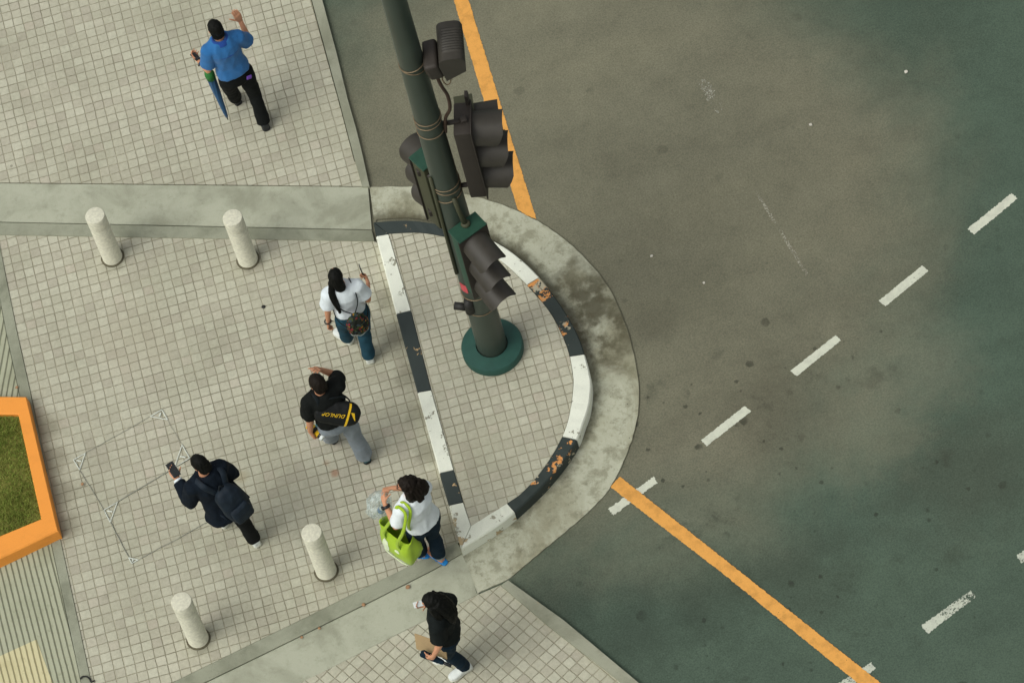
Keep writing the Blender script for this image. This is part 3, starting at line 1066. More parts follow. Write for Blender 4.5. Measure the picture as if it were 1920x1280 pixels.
# floodlights near the top
zf = zpole(110)
fl = empty('x', Matrix.Identity(4))
bpy.data.objects.remove(fl)
Mf = Matrix.Translation(V((.25, -.0, zf))) @ Matrix.Rotation(radians(-9), 4, 'Z')
bm = bmesh.new()
# long axis along local Y; section in XZ with curved ribbed back
sec = []
for k in range(11):
    t = radians(172 - k * 16)
    ex_ = 2 / 3.4
    sec.append((.11 + .115 * math.copysign(abs(cos(t)) ** ex_, cos(t)), .02 + .13 * math.copysign(abs(sin(t)) ** ex_, sin(t))))
sec += [(.215, -.06), (.03, -.17)]
prev = None
ny = 29
for j in range(ny + 1):
    y = .19 - .40 * j / ny
    rib = .010 if (j % 2 == 0 and 4 < j < 24) else 0
    ring = [bm.verts.new((x + (.0 if i > 10 else rib * .4), y, z + (0 if i > 10 else rib))) for i, (x, z) in enumerate(sec)]
    if prev:
        for k in range(len(sec)):
            bm.faces.new((prev[k], prev[(k + 1) % len(sec)], ring[(k + 1) % len(sec)], ring[k]))
    else:
        bm.faces.new(ring)
    prev = ring
bm.faces.new(list(reversed(prev)))
fld = shade_sharp(mesh_obj('floodlight', bm, M_visor, sig, Mf), 40)
bm = bmesh.new()
box(bm, (.20, -.165, .05), (.035, .045, .03), bevel=.006)
mesh_obj('latch', bm, M_plate, fld, Mf, smooth=False)
bm = bmesh.new()
box(bm, (-.06, -.06, -.03), (.13, .30, .20), rot=Matrix.Rotation(radians(-12), 3, 'Y'), bevel=.03)
mesh_obj('ballast_box', bm, M_black, fld, Mf)
bm = bmesh.new()
tube(bm, smooth_path([(.17, -.14, zf - .12), (.19, -.15, zf - .3), (.22, -.13, zf - .5), (.21, -.13, zf - .7), (.15, -.08, zf - .9), (.12, -.05, zf - 1.15)]), .016, 8)
tube(bm, [(.10, -.10, zpole(124)), (.20, -.14, zpole(124)), (.22, -.12, zpole(122))], .02, 8)
mesh_obj('cable', bm, mat_plain('brown cable', (62, 46, 36), .6, .2), sig)
bm = bmesh.new()
for k in range(20):
    a, b = 2 * pi * k / 20, 2 * pi * (k + 1) / 20
    c = V((.25, -.15, zf - .22))
    tube(bm, [c + V((cos(a) * .035, 0, sin(a) * .09)), c + V((cos(b) * .035, 0, sin(b) * .09))], .006, 6)
mesh_obj('cable_loop', bm, M_wire, sig)

# ------------------------------------------------------------------ flat metal frame lying on the paving
fr = empty('metal_frame', Matrix.Translation(at(250, 900, .02)), 'thin grey metal frame with triangular corner plates lying flat on the paving', 'metal frame')
ZF = .027
FA, FB, FC, FD, FE, FF = (138, 861.8), (303.6, 768), (355.7, 858.6), (195, 956), (247, 1055.7), (432, 955)
for a, b, r in ((FA, FB, .0024), (FB, FC, .0016), (FD, FC, .0052), (FA, FD, .003), (FD, FE, .0046), (FE, FF, .0036)):
    bm = bmesh.new()
    P0, P1 = at(*a, ZF), at(*b, ZF)
    n = 7
    pts = [P0.lerp(P1, k / n) + V((random.uniform(-.005, .005), random.uniform(-.005, .005), 0)) for k in range(n + 1)]
    tube(bm, pts, r, 8)
    mesh_obj('tube', bm, M_tubem, fr)
for c, d1, d2, sz in ((FA, FB, FD, .13), (FB, FA, FC, .13), (FC, FD, FB, .17), (FD, FC, FE, .15), (FE, FD, FF, .07)):
    P0 = at(*c, ZF)
    u = (at(*d1, ZF) - P0).normalized() * sz
    v = (at(*d2, ZF) - P0).normalized() * sz
    bm = bmesh.new()
    for (a, b) in ((P0, P0 + u), (P0 + u, P0 + v), (P0 + v, P0)):
        tube(bm, [a + V((0, 0, .004)), b + V((0, 0, .002))], .005, 6, flat=.5)
    tube(bm, [P0 + (u + v) * .18 + V((0, 0, .004)), P0 + (u + v) * .42 + V((0, 0, .004))], .008, 6, flat=.4)
    mesh_obj('corner_plate', bm, M_plate, fr, smooth=False)


# ------------------------------------------------------------------ small litter
def leaf(x, y, z, size, lab, rot, mat=M_leaf, name='leaf', cat='leaf', group=None):
    bm = bmesh.new()
    n = 9
    top = []
    for k in range(n):
        t = k / (n - 1)
        wv = sin(pi * t) ** .8 * .42 * size
        top.append([bm.verts.new(((t - .5) * size, s_ * wv, .006 + .25 * size * (abs(s_) * .5 + .3 * sin(3 * t)))) for s_ in (-1, 0, 1)])
    for r, q in zip(top, top[1:]):
        for k in range(2):
            bm.faces.new((r[k], r[k + 1], q[k + 1], q[k]))
    bmesh.ops.remove_doubles(bm, verts=bm.verts, dist=1e-5)
    r = bmesh.ops.extrude_face_region(bm, geom=list(bm.faces))
    for v in r['geom']:
        if isinstance(v, bmesh.types.BMVert): v.co.z += .002
    M = Matrix.Translation(at(x, y, z)) @ Matrix.Rotation(rot, 4, 'Z')
    return tag(mesh_obj(name, bm, mat, None, M), lab, cat, group)


LG = 'dry fallen leaves'
leaf(765, 1101, .02, 0.050, 'orange dry leaf on the concrete band above the woman in black', .5, group=LG)
leaf(682, 1134, .02, 0.043, 'curled brown leaf in the joint of the lower concrete band', 1.9, group=LG)
leaf(599, 1178, .02, 0.032, 'small tan leaf in the band joint, middle of three below the bollards', 2.5, group=LG)
leaf(566, 1195, .02, 0.032, 'small tan leaf in the band joint, closest to the lower left bollard', .2, group=LG)
leaf(155, 908, .03, 0.036, 'orange dry leaf beside the metal frame near the planter', 1.0, group=LG)
leaf(32, 727, .03, 0.036, 'small orange leaf on grooved paving above the planter', .7, group=LG)
PG = 'paper scraps on the road'
leaf(1222, 481, .002, 0.032, 'white paper scrap on the asphalt right of the island bend', .4, M_litter, 'paper_scrap', 'litter', PG)
leaf(1320, 531, .002, 0.029, 'white paper scrap on the asphalt, lower right of another scrap', 1.4, M_litter, 'paper_scrap', 'litter', PG)
leaf(1520, 235, .002, 0.036, 'pinkish paper scrap on the asphalt beside the faint worn line', 2.4, M_litter, 'paper_scrap', 'litter', PG)
leaf(1699, 136, .002, 0.043, 'pale paper scrap lying alone on the greenish asphalt at upper right', .9, M_litter, 'paper_scrap', 'litter', PG)
bm = bmesh.new()
tube(bm, smooth_path([at(151, 1272, .035), at(154, 1268, .05), at(162, 1267.5, .045), at(168, 1272, .035), at(171, 1277, .034), at(178, 1275, .034)]), .008, 8)
tag(mesh_obj('cable_end', bm, M_cable), 'black cable end looping out of the paving edge', 'cable')
bm = bmesh.new()
ball(bm, at(494, 575, .026), (.022, .02, .008), 10)
tag(mesh_obj('crown_cap', bm, M_cable, recenter=True), 'black bottle cap lying on the paving left of the ponytailed woman', 'bottle cap')

# ------------------------------------------------------------------ people
M_skin = mat_plain('skin', (196, 142, 108), .6, .07, 20, .35, bump=.05)
M_hairblk = mat_hair('black hair', (15, 16, 13))
M_hairbrn = mat_hair('dark brown hair', (27, 22, 17))
M_eyew = mat_plain('eye', (60, 48, 40), .25, .1, 300, .5)
M_lip = mat_plain('lips', (168, 96, 84), .6, .05)


def lerp(a, b, t): return a + (b - a) * t


def finger_chain(bm, base, d, n, lens, r, curl, spread=V((0, 0, 0))):
    pts = [base - d * .012, base]
    dd = (d + spread).normalized()
    ax = dd.cross(n).normalized()
    cur = base.copy()
    for i, l in enumerate(lens):
        dd = Matrix.Rotation(-curl[i] if False else curl[i], 3, ax) @ dd
        cur = cur + dd * l
        pts.append(cur.copy())
    tube(bm, pts, [r, r * 1.02, r * .95, r * .88, r * .62][:len(pts)], 8)
    ball(bm, pts[-1], r * .66, 8)


def hand(bm, wrist, d, n, thumb, curl=.5, s=1.0):
    """d: direction of the fingers, n: palm normal, thumb: unit vector to the thumb side"""
    d = V(d).normalized()
    n = V(n)
    n = (n - d * n.dot(d)).normalized()
    u = n.cross(d).normalized()
    if u.dot(V(thumb)) < 0: u = -u
    w_ = V(wrist)
    R_ = lambda t, a, b: (w_ + d * t * s, u, n, a * s, b * s)
    loft(bm, [R_(-.02, .026, .019), R_(.01, .028, .019), R_(.04, .038, .017), R_(.07, .042, .015), R_(.092, .040, .012)], 14, 2.6)
    for k, (off, ln) in enumerate(((.030, .070), (.010, .080), (-.010, .075), (-.029, .058))):
        c = curl * (1 + .12 * k)
        finger_chain(bm, w_ + d * (.088 - .004 * abs(k - 1)) * s + u * off * s, d, n, [ln * .46 * s, ln * .32 * s, ln * .24 * s], .0088 * s, [c * .8, c, c * .8], spread=u * (off * 1.2))
    tb = w_ + (d * .028 + u * .030 + n * .006) * s
    finger_chain(bm, tb, (d * .72 + u * .62 + n * .25).normalized(), n, [.034 * s, .030 * s, .020 * s], .0098 * s, [curl * .25, curl * .45, curl * .2])


class Person:
    def __init__(s, label, base, face, J, H, girth=1.0, fem=False, headyaw=0.0, headpitch=0.0, hands=None, seed=0, skin=None, feet='shoe'):
        s.H, s.g, s.fem, s.seed = H, girth, fem, seed
        s.M = Matrix.Translation(V((base[0], base[1], 0))) @ Matrix.Rotation(radians(face - 90), 4, 'Z')
        girth = girth * .84
        s.g = girth
        s.J = {k: V(v) for k, v in J.items()}
        J = s.J
        mid = (J['Lsh'] + J['Rsh']) / 2
        for k in ('Lsh', 'Rsh'): J[k] = lerp(J[k], mid, .09)
        J['neck'] = J['neck'] + (J['head'] - J['neck']) * .26
        s.root = empty('person', s.M @ Matrix.Translation((0, 0, .022)), label, 'person')
        s.skin = skin or M_skin
        s.up = (J['neck'] - J['pel']).normalized()
        s.rh = (J['Rhip'] - J['Lhip']).normalized()
        s.rs = (J['Rsh'] - J['Lsh']).normalized()
        # head frame
        yaw = Matrix.Rotation(radians(headyaw), 3, 'Z')
        pit = Matrix.Rotation(radians(-headpitch), 3, 'X')
        s.hm = yaw @ pit
        s.hc = J['head']
        s.hs = H / 1.70 * .84
        bm = bmesh.new()
        s.torso(bm, 0.0, [(-.14, .90), (-.03, 1), (.1, 1), (.3, .96), (.5, .95), (.7, 1), (.85, .95), (.94, .62), (1.0, .34)])
        g = girth
        for sd in 'LR':
            r = s.armr(0)
            tube(bm, [lerp(J[sd + 'sh'], J['neck'], .25) - V((0, 0, .02)), J[sd + 'sh'], lerp(J[sd + 'sh'], J[sd + 'el'], .5), J[sd + 'el']], [r[0] * 1.05, r[0], r[1], r[2]], 12)
            ball(bm, J[sd + 'sh'], r[0] * 1.04, 12)
            ball(bm, J[sd + 'el'], r[2] * 1.03, 12)
            tube(bm, [J[sd + 'el'], lerp(J[sd + 'el'], J[sd + 'wr'], .3), J[sd + 'wr']], [r[2], r[2] * 1.02, r[3]], 12)
            l = s.legr(0)
            tube(bm, [J[sd + 'hip'], lerp(J[sd + 'hip'], J[sd + 'kn'], .4), J[sd + 'kn']], [l[0], l[0] * .93, l[1]], 14)
            ball(bm, J[sd + 'kn'], l[1] * 1.02, 12)
            calf = lerp(J[sd + 'kn'], J[sd + 'an'], .33) - V((0, .012, 0))
            tube(bm, [J[sd + 'kn'], calf, J[sd + 'an']], [l[1], l[1] * 1.0, l[2]], 12)
            # foot
            a, t = J[sd + 'an'], J[sd + 'toe']
            f = (V((t.x - a.x, t.y - a.y, 0))).normalized()
            heel = a - f * .035 - V((0, 0, .035))
            u = V((f.y, -f.x, 0))
            ax = (t - heel).normalized()
            v = u.cross(ax)
            tube(bm, [a, a - V((0, 0, .03))], [l[2], l[2]], 10)
            loft(bm, [(heel, u, v, .026, .026), (lerp(heel, t, .35), u, v, .033, .034), (lerp(heel, t, .7) - v * .005, u, v, .042, .022), (t - v * .005, u, v, .034, .012)], 12)
        # neck and head
        hs_ = s.hs
        h = lambda x, y, z: s.hc + s.hm @ V((x * hs_, y * hs_, z * hs_))
        tube(bm, [J['neck'] - V((0, 0, .04)), lerp(J['neck'], h(0, -.02, -.08), .5), h(0, -.015, -.06)], [.062 * g, .053, .052], 14)
        ball(bm, h(0, -.008, .018), (.076 * hs_, .094 * hs_, .100 * hs_), 18, s.hm)
        ball(bm, h(0, .022, -.045), (.058 * hs_, .068 * hs_, .070 * hs_), 16, s.hm)
        ball(bm, h(0, .060, -.092), (.026 * hs_, .024 * hs_, .020 * hs_), 10, s.hm)
        tube(bm, [h(0, .086, .018), h(0, .103, -.022), h(0, .108, -.036)], [.009 * hs_, .013 * hs_, .012 * hs_], 8)
        ball(bm, h(0, .098, -.040), (.019 * hs_, .012 * hs_, .009 * hs_), 8, s.hm)
        ball(bm, h(0, .088, -.068), (.024 * hs_, .010 * hs_, .010 * hs_), 8, s.hm)
        ball(bm, h(0, .078, .030), (.052 * hs_, .014 * hs_, .009 * hs_), 8, s.hm)
        for sx in (-1, 1):
            ball(bm, h(sx * .078, -.012, -.012), (.010 * hs_, .018 * hs_, .031 * hs_), 10, s.hm)
        for sd in 'LR':
            sx = -1 if sd == 'L' else 1
            d = (J[sd + 'wr'] - J[sd + 'el']).normalized()
            hp = (hands or {}).get(sd, {})
            hand(bm, J[sd + 'wr'] + d * .015, hp.get('d', d), hp.get('n', V((-sx, 0, 0))), hp.get('t', V((0, 1, .2))), hp.get('c', .45), hs_ * (1.08 if fem else 1.18))
        bm = remesh(bm, .0055, 2)
        s.body = mesh_obj('body', bm, s.skin, s.root, s.M)
        for sx in (-1, 1):
            bm = bmesh.new()
            ball(bm, h(sx * .031, .079, .006), (.014 * hs_, .010 * hs_, .008 * hs_), 10, s.hm)
            mesh_obj('eye', bm, M_eyew, s.root, s.M)
        bm = bmesh.new()
        ball(bm, h(0, .096, -.067), (.022 * hs_, .006 * hs_, .008 * hs_), 10, s.hm)
        mesh_obj('lips', bm, M_lip, s.root, s.M)
        s.h = h

    # --- proportions
    def armr(s, o):
        k = s.g * s.H / 1.7 * (.92 if s.fem else 1)
        return [.055 * k + o, .045 * k + o, .040 * k + o, .028 * k + o]

    def legr(s, o):
        k = s.g * s.H / 1.7
        return [.086 * k + o, .057 * k + o, .040 * k + o]

    def ring(s, t, o=0.0, sa=1.0, sb=1.0):
        """torso section; t=0 pelvis, t=1 neck base"""
        k = s.g * s.H / 1.7
        tab = [(-.3, .165, .115), (-.12, .170, .120), (.0, .172, .120), (.15, .160, .112), (.35, .142, .102), (.55, .150, .110), (.72, .165, .115), (.84, .160, .102), (.93, .112, .082), (1.0, .066, .064), (1.1, .06, .06)]
        if s.fem:
            tab = [(-.3, .170, .120), (-.12, .178, .128), (.0, .172, .122), (.15, .152, .108), (.35, .130, .098), (.55, .138, .112), (.72, .148, .118), (.84, .142, .098), (.93, .098, .076), (1.0, .058, .056), (1.1, .055, .055)]
        for (t0, a0, b0), (t1, a1, b1) in zip(tab, tab[1:]):
            if t <= t1:
                q = (t - t0) / (t1 - t0)
                a, b = lerp(a0, a1, q), lerp(b0, b1, q)
                break
        J = s.J
        u = lerp(s.rh, s.rs, max(0, min(1, t / .8))).normalized()
        u = (u - s.up * u.dot(s.up) * .5).normalized()
        v = s.up.cross(u).normalized()
        c = lerp(J['pel'], J['neck'], t)
        if t > .5: c = c - v * .012 * sin(pi * min(1, (t - .5) / .5))
        return (c, u, v, (a * k + o) * sa, (b * k + o) * sb)

    def torso(s, bm, o, prof, ex=2.3, n=28):
        loft(bm, [s.ring(t, o, q, q) if isinstance(q, (int, float)) else s.ring(t, o, *q) for t, q in prof], n, ex)

    # --- clothes
    def shirt(s, mat, hem=-.16, sleeve=.62, o=.016, flare=1.06, fold=.006, name='shirt', neck=.97, slr=.020, long=False, vox=.0085):
        J = s.J
        bm = bmesh.new()
        ts = [hem, hem + .06] + [t for t in (.0, .15, .35, .55, .72, .84, .92) if t > hem + .09] + [neck]
        prof = [(t, (flare if i < 2 else 1.03) if t < .5 else 1.0) for i, t in enumerate(ts)]
        s.torso(bm, o, prof)
        r = s.armr(slr)
        for sd in 'LR':
            sh, el, wr = J[sd + 'sh'], J[sd + 'el'], J[sd + 'wr']
            inn = lerp(sh, lerp(J['pel'], J['neck'], .86), .45)
            if long:
                tube(bm, [inn, sh, lerp(sh, el, .5), el], [r[0] * 1.1, r[0] * 1.06, r[1] * 1.08, r[2] * 1.12], 16)
                ball(bm, el, r[2] * 1.1, 12)
                tube(bm, [el, lerp(el, wr, .5), lerp(el, wr, .93)], [r[2] * 1.1, r[2], r[3] * 1.1], 14)
            else:
                tube(bm, [inn, sh, lerp(sh, el, .35), lerp(sh, el, sleeve)], [r[0] * 1.12, r[0] * 1.06, r[1] * 1.14, r[1] * 1.22], 18)
            ball(bm, sh - V((0, 0, .005)), r[0] * 1.05, 14)
        bm = remesh(bm, vox, 3, fold, 9, (1, 1, .55), s.seed)
        return mesh_obj(name, bm, mat, s.root, s.M)

    def collar(s, mat, name='collar'):
        bm = bmesh.new()
        c, u, v, a, b = s.ring(.95, 0)
        n = 26
        rows = []
        for k in range(n + 1):
            t = pi / 2 + .35 + (2 * pi - .7) * k / n
            d = u * cos(t) + v * sin(t)
            rows.append([bm.verts.new(c + d * .078 + s.up * -.03), bm.verts.new(c + d * .066 + s.up * .03), bm.verts.new(c + d * .074 + s.up * .034), bm.verts.new(c + d * .100 + s.up * -.022)])
        for p, q in zip(rows, rows[1:]):
            for k in range(3): bm.faces.new((p[k], p[k + 1], q[k + 1], q[k]))
        mesh_obj(name, bm, mat, s.root, s.M)

    def trousers(s, mat, waist=.27, end=.97, o=.014, bottom=1.0, fold=.006, name='trousers', knee=1.0, vox=.0085):
        J = s.J
        bm = bmesh.new()
        s.torso(bm, o * .7, [(-.2, .62), (-.12, .95), (.0, 1.0), (.14, 1.0), (waist, 1.0)])
        l = s.legr(o)
        for sd in 'LR':
            hp, kn, an = J[sd + 'hip'], J[sd + 'kn'], J[sd + 'an']
            tube(bm, [lerp(J['pel'], hp, .75) + V((0, 0, .03)), hp, lerp(hp, kn, .45), kn], [l[0] * .95, l[0], l[0] * .96, l[1] * 1.06 * knee], 18)
            ball(bm, kn, l[1] * 1.05 * knee, 14)
            tube(bm, [kn, lerp(kn, an, .4) - V((0, .008, 0)), lerp(kn, an, end)], [l[1] * 1.05 * knee, l[1] * 1.04 * knee, (l[2] + .006) * bottom], 16)
        bm = remesh(bm, vox, 3, fold, 10, (1, 1, .7), s.seed + 5)
        return mesh_obj(name, bm, mat, s.root, s.M)

    def shoe(s, sd, upper, sole, ln=.27, wid=.047):
        J = s.J
        a, t = J[sd + 'an'], J[sd + 'toe']
        f = V((t.x - a.x, t.y - a.y, 0)).normalized()
        u = V((f.y, -f.x, 0))
        k = s.H / 1.7
        heel = V((a.x, a.y, 0)) - f * .06 * k
        heel.z = max(.022, a.z - .065)
        toe = heel + f * ln * k
        toe.z = .022
        if heel.z > .05: toe = toe - f * .02
        ax = (toe - heel).normalized()
        v = u.cross(ax)
        P = lambda q, hh: lerp(heel, toe, q) + v * hh
        bm = bmesh.new()
        loft(bm, [(P(.0, .040), u, v, wid * .62, .030), (P(.04, .046), u, v, wid * .80, .042), (P(.22, .052), u, v, wid * .84, .052), (P(.42, .048), u, v, wid * .86, .046), (P(.62, .040), u, v, wid * 1.0, .032), (P(.82, .034), u, v, wid * .98, .025), (P(.95, .030), u, v, wid * .72, .020), (P(.995, .027), u, v, wid * .4, .012)], 18, 2.5)
        tube(bm, [a + V((0, 0, .01)), lerp(a, P(.2, .05), .8)], [.048 * k, .05 * k], 12)
        sh = mesh_obj('shoe', remesh(bm, .006, 3), upper, s.root, s.M)
        bm = bmesh.new()
        loft(bm, [(P(-.015, .012), u, v, wid * .6, .014), (P(.05, .012), u, v, wid * .88, .015), (P(.4, .012), u, v, wid * .88, .013), (P(.65, .011), u, v, wid * 1.06, .012), (P(.85, .011), u, v, wid * 1.02, .012), (P(.97, .012), u, v, wid * .76, .011), (P(1.01, .014), u, v, wid * .42, .008)], 20, 3)
        mesh_obj('sole', bm, sole, sh, s.M)
        return sh

    # --- hair
    def hair(s, mat, pieces=(), cap=(.086, .098, .104), back=.018, up=.016, fold=.004, face=.055, name='hair'):
        """cap over the skull plus lofted locks: pieces = list of (points in head frame, radii, flat)"""
        hs_ = s.hs
        bm = bmesh.new()
        b2 = bmesh.new()
        ball(b2, (0, 0, 0), 1, 28)
        # cut the front opening for the face
        for v in b2.verts:
            c = v.co
            p = V((c.x * cap[0], c.y * cap[1] - back, c.z * cap[2] + up))
            if p.y > face - .02 and p.z < .055:
                p.y = min(p.y, face - .02 + max(0, (p.z - .02)) * .6)
            if p.z < -.085: p.z = -.085 + (p.z + .085) * .25
            if p.z < .0:
                lim = .012 + p.z * .55
                if p.y > lim: p.x *= .90
                p.y = min(p.y, lim)
            v.co = s.h(p.x, p.y, p.z)
        me = bpy.data.meshes.new('t')
        b2.to_mesh(me)
        b2.free()
        bm.from_mesh(me)
        bpy.data.meshes.remove(me)
        for pts, rad, flat in [([(0, -.058, -.01), (0, -.068, -.075), (0, -.070, -.118)], [.070, .064, .048], .55)] + list(pieces):
            tube(bm, smooth_path([s.h(*p) for p in pts], 4), [lerp(rad[int(i / 4)], rad[min(int(i / 4) + 1, len(rad) - 1)], (i % 4) / 4) for i in range((len(pts) - 1) * 4 + 1)], 12, flat=flat, up=(0, 1, 0))
        bm = remesh(bm, .0065, 2, fold, 26, (1, 1, .30), s.seed + 9)
        return mesh_obj(name, bm, mat, s.root, s.M)


def to_local(P, px, z):
    return P.M.inverted() @ at(px[0], px[1], z)


def scarf_path(P, pts): return [V(p) for p in pts]
C_blueshirt = mat_cloth('blue shirt cloth', (46, 106, 162), .10)
C_bluedark = mat_cloth('dark blue collar cloth', (34, 70, 140), .1)
C_black = mat_cloth('black cloth', (20, 23, 22), .2)
C_blackt = mat_cloth('black jersey', (20, 23, 21), .2)
C_blackw = mat_cloth('faded black jersey', (22, 27, 26), .2)
C_white = mat_cloth('white cotton', (220, 230, 232), .07)
C_white2 = mat_cloth('white jersey', (226, 235, 235), .06)
C_jeans = mat_cloth('blue denim', (36, 70, 84), .22, big=9)
C_navyj = mat_cloth('dark denim', (20, 38, 50), .22, big=9)
C_greyj = mat_cloth('grey denim', (126, 136, 142), .14, big=9)
C_navy = mat_cloth('navy jacket cloth', (16, 25, 34), .22)
C_navyb = mat_cloth('navy backpack nylon', (17, 31, 42), .25, .7, spec=.3)
C_strap = mat_cloth('black strap', (28, 34, 36), .15)
S_black = mat_plain('black shoe leather', (36, 40, 40), .5, .15)
S_white = mat_plain('white shoe', (212, 218, 212), .6, .06)
S_teal = mat_plain('teal shoe', (46, 92, 98), .6, .1)
S_sole = mat_plain('shoe sole', (196, 198, 184), .7, .08)
S_dsole = mat_plain('dark shoe sole', (30, 32, 32), .7, .08)
S_flip = mat_plain('blue rubber', (24, 126, 196), .5, .08)
C_tote = mat_cloth('lime tote cloth', (156, 188, 44), .12, .8, big=7)
C_totew = mat_cloth('white print', (214, 226, 190), .06)
C_umb = mat_cloth('umbrella cloth', (28, 82, 124), .2, .7)
C_umbg = mat_cloth('green umbrella band', (52, 116, 58), .3, .7)
C_bag = mat_cloth('black bag nylon', (15, 18, 17), .2, .6, spec=.3)
C_yel = mat_cloth('yellow print', (226, 184, 36), .08)
C_brown = mat_cloth('brown card', (170, 146, 106), .08, .8, 120, 5)
C_purple = mat_cloth('purple cloth', (112, 70, 168), .12)
M_phone = mat_plain('phone glass', (34, 38, 38), .25, .1, 20, .5)
M_watch = mat_plain('watch strap', (26, 28, 28), .4, .1)
M_cup = mat_plain('white plastic lid', (216, 224, 220), .4, .05)
M_cupb = mat_plain('black tin print', (34, 34, 26), .4, .2)


def mat_floral():
    s = NT('floral cloth')
    v = s.n('ShaderNodeTexVoronoi')
    v.inputs['Scale'].default_value = 48
    s.l(s.vmath('ADD', s.co(), s.vmath('SCALE', s.noise(40, 3, .6, col=True), .02)), v.inputs['Vector'])
    sp = s.n('ShaderNodeSeparateColor')
    s.l(v.outputs['Color'], sp.inputs[0])
    fl = s.ramp(sp.outputs[0], [(0, s2l((28, 32, 26))), (.45, s2l((32, 36, 28))), (.52, s2l((116, 42, 48))), (.66, s2l((150, 104, 36))), (.74, s2l((60, 72, 36))), (.88, s2l((46, 58, 62)))])
    cr = fl.node.color_ramp
    cr.interpolation = 'CONSTANT'
    return s.done(fl, .85, .2)


def mat_clear():
    s = NT('clear plastic film')
    n = s.noise(10, 4, .6, dist=1.5)
    s.bump(n, .02, .8)
    s.done(s2l((200, 214, 208)), .22, .5)
    tr = s.n('ShaderNodeBsdfTransparent')
    mx = s.n('ShaderNodeMixShader')
    s.l(s.ss(n, .30, .75), mx.inputs[0])
    mx.inputs[0].default_value = .5
    f = s.math('ADD', s.math('MULTIPLY', s.ss(n, .38, .66), .42), .20)
    s.l(f, mx.inputs[0])
    s.l(tr.outputs[0], mx.inputs[1])
    s.l(s.b.outputs[0], mx.inputs[2])
    s.l(mx.outputs[0], s.out.inputs['Surface'])
    return s.m


M_floral = mat_floral()
M_clear = mat_clear()


def item(P, name, label, cat, loc):
    """a carried thing: empty at a point given in the person's frame"""
    return empty(name, P.M @ Matrix.Translation(V(loc)), label, cat)


def phone(P, label, c, u, v, w_=.072, h_=.145, mat=None):
    """c centre, u long axis, v screen normal"""
    u = V(u).normalized()
    v = V(v)
    v = (v - u * v.dot(u)).normalized()
    x = u.cross(v)
    rot = Matrix((x, u, v)).transposed()
    e = item(P, 'phone', label, 'phone', c)
    bm = bmesh.new()
    box(bm, c, (w_, h_, .009), rot, .004)
    mesh_obj('case', bm, mat or M_phone, e, P.M, smooth=False)
    bm = bmesh.new()
    box(bm, V(c) + v * .0052, (w_ * .92, h_ * .94, .001), rot)
    mesh_obj('screen', bm, M_phone, e, P.M, smooth=False)
    return e


def strap(bm, pts, wd, th=.006, up=(0, 1, 0)):
    tube(bm, smooth_path(pts, 5), wd / 2, 8, flat=th / wd * 2, up=up, ex=3)


# ---- 1 man in blue with umbrella
P = Person('man in a blue short-sleeved shirt and black trousers, umbrella over his arm', (-1.739, 3.401), 105,
           dict(pel=(0, 0, .885), neck=(-.014, .045, 1.44), head=(-.022, .085, 1.61), Lsh=(-.185, .05, 1.365), Rsh=(.168, .03, 1.365), Lel=(-.232, .05, 1.08), Rel=(.262, .085, 1.12),
                Lwr=(-.245, .25, .985), Rwr=(.262, .20, 1.33), Lhip=(-.095, 0, .865), Rhip=(.095, 0, .87), Lkn=(-.065, .16, .47), Rkn=(.115, -.01, .46), Lan=(-.02, .30, .09), Ran=(.09, -.14, .10), Ltoe=(-.04, .49, .03), Rtoe=(.115, .05, .03)),
           1.70, 1.0, headyaw=2, hands=dict(R=dict(d=V((-.1, .15, 1)), n=V((-.3, 1, .1)), t=V((-1, 0, 0)), c=.22), L=dict(d=V((-.1, 1, -.1)), n=V((.6, 0, .8)), t=V((0, .3, 1)), c=.6)), seed=1)
P.trousers(C_black, bottom=1.25)
P.shirt(C_blueshirt, hem=.12, sleeve=.72, o=.022, flare=1.10, slr=.026)
P.collar(C_bluedark)
bm = bmesh.new()
c_, u_, v_, a_, b_ = P.ring(.70, .027)
tube(bm, [c_ + u_ * a_ * cos(t) + v_ * b_ * sin(t) for t in [pi + .35 + (pi - .7) * k / 16 for k in range(17)]], .004, 6)
mesh_obj('yoke_seam', bm, C_bluedark, P.root, P.M)
P.shoe('L', S_black, S_dsole, .285)
P.shoe('R', S_black, S_dsole, .285)
P.hair(M_hairblk, cap=(.084, .102, .108))
bm = bmesh.new()
u0 = V((-.255, .04, 1.03))
a, b = to_local(P, (390.8, 134), .90), to_local(P, (425.3, 219.4), .10)
e = item(P, 'umbrella', 'folded dark blue umbrella with green band hanging from the forearm of the man in blue', 'umbrella', b)
ax = (b - a).normalized()
n = 16
rings = []
for k in range(15):
    q = k / 14
    r = .012 + .034 * (1 - q) ** .8 if q > .06 else .030 + q * .2
    rings.append((a.lerp(b, q), r))
u = ax.cross(V((0, 1, 0))).normalized()
v = ax.cross(u)
prev = None
for q, (c, r) in enumerate(rings):
    vs = [bm.verts.new(c + (u * cos(2 * pi * k / 24 + q * .12) + v * sin(2 * pi * k / 24 + q * .12)) * r * (1 + .16 * sin(8 * 2 * pi * k / 24))) for k in range(24)]
    if prev:
        for k in range(24): bm.faces.new((prev[k], prev[(k + 1) % 24], vs[(k + 1) % 24], vs[k]))
    else: bm.faces.new(vs)
    prev = vs
bm.faces.new(list(reversed(prev)))
mesh_obj('canopy', bm, C_umb, e, P.M)
bm = bmesh.new()
tube(bm, [a - ax * .01, a + ax * .05, a + ax * .12], [.040, .052, .047], 14)
mesh_obj('band', bm, C_umbg, e, P.M)
bm = bmesh.new()
tube(bm, [b, b + ax * .05], [.008, .005], 8)
mesh_obj('tip', bm, M_phone, e, P.M)
bm = bmesh.new()
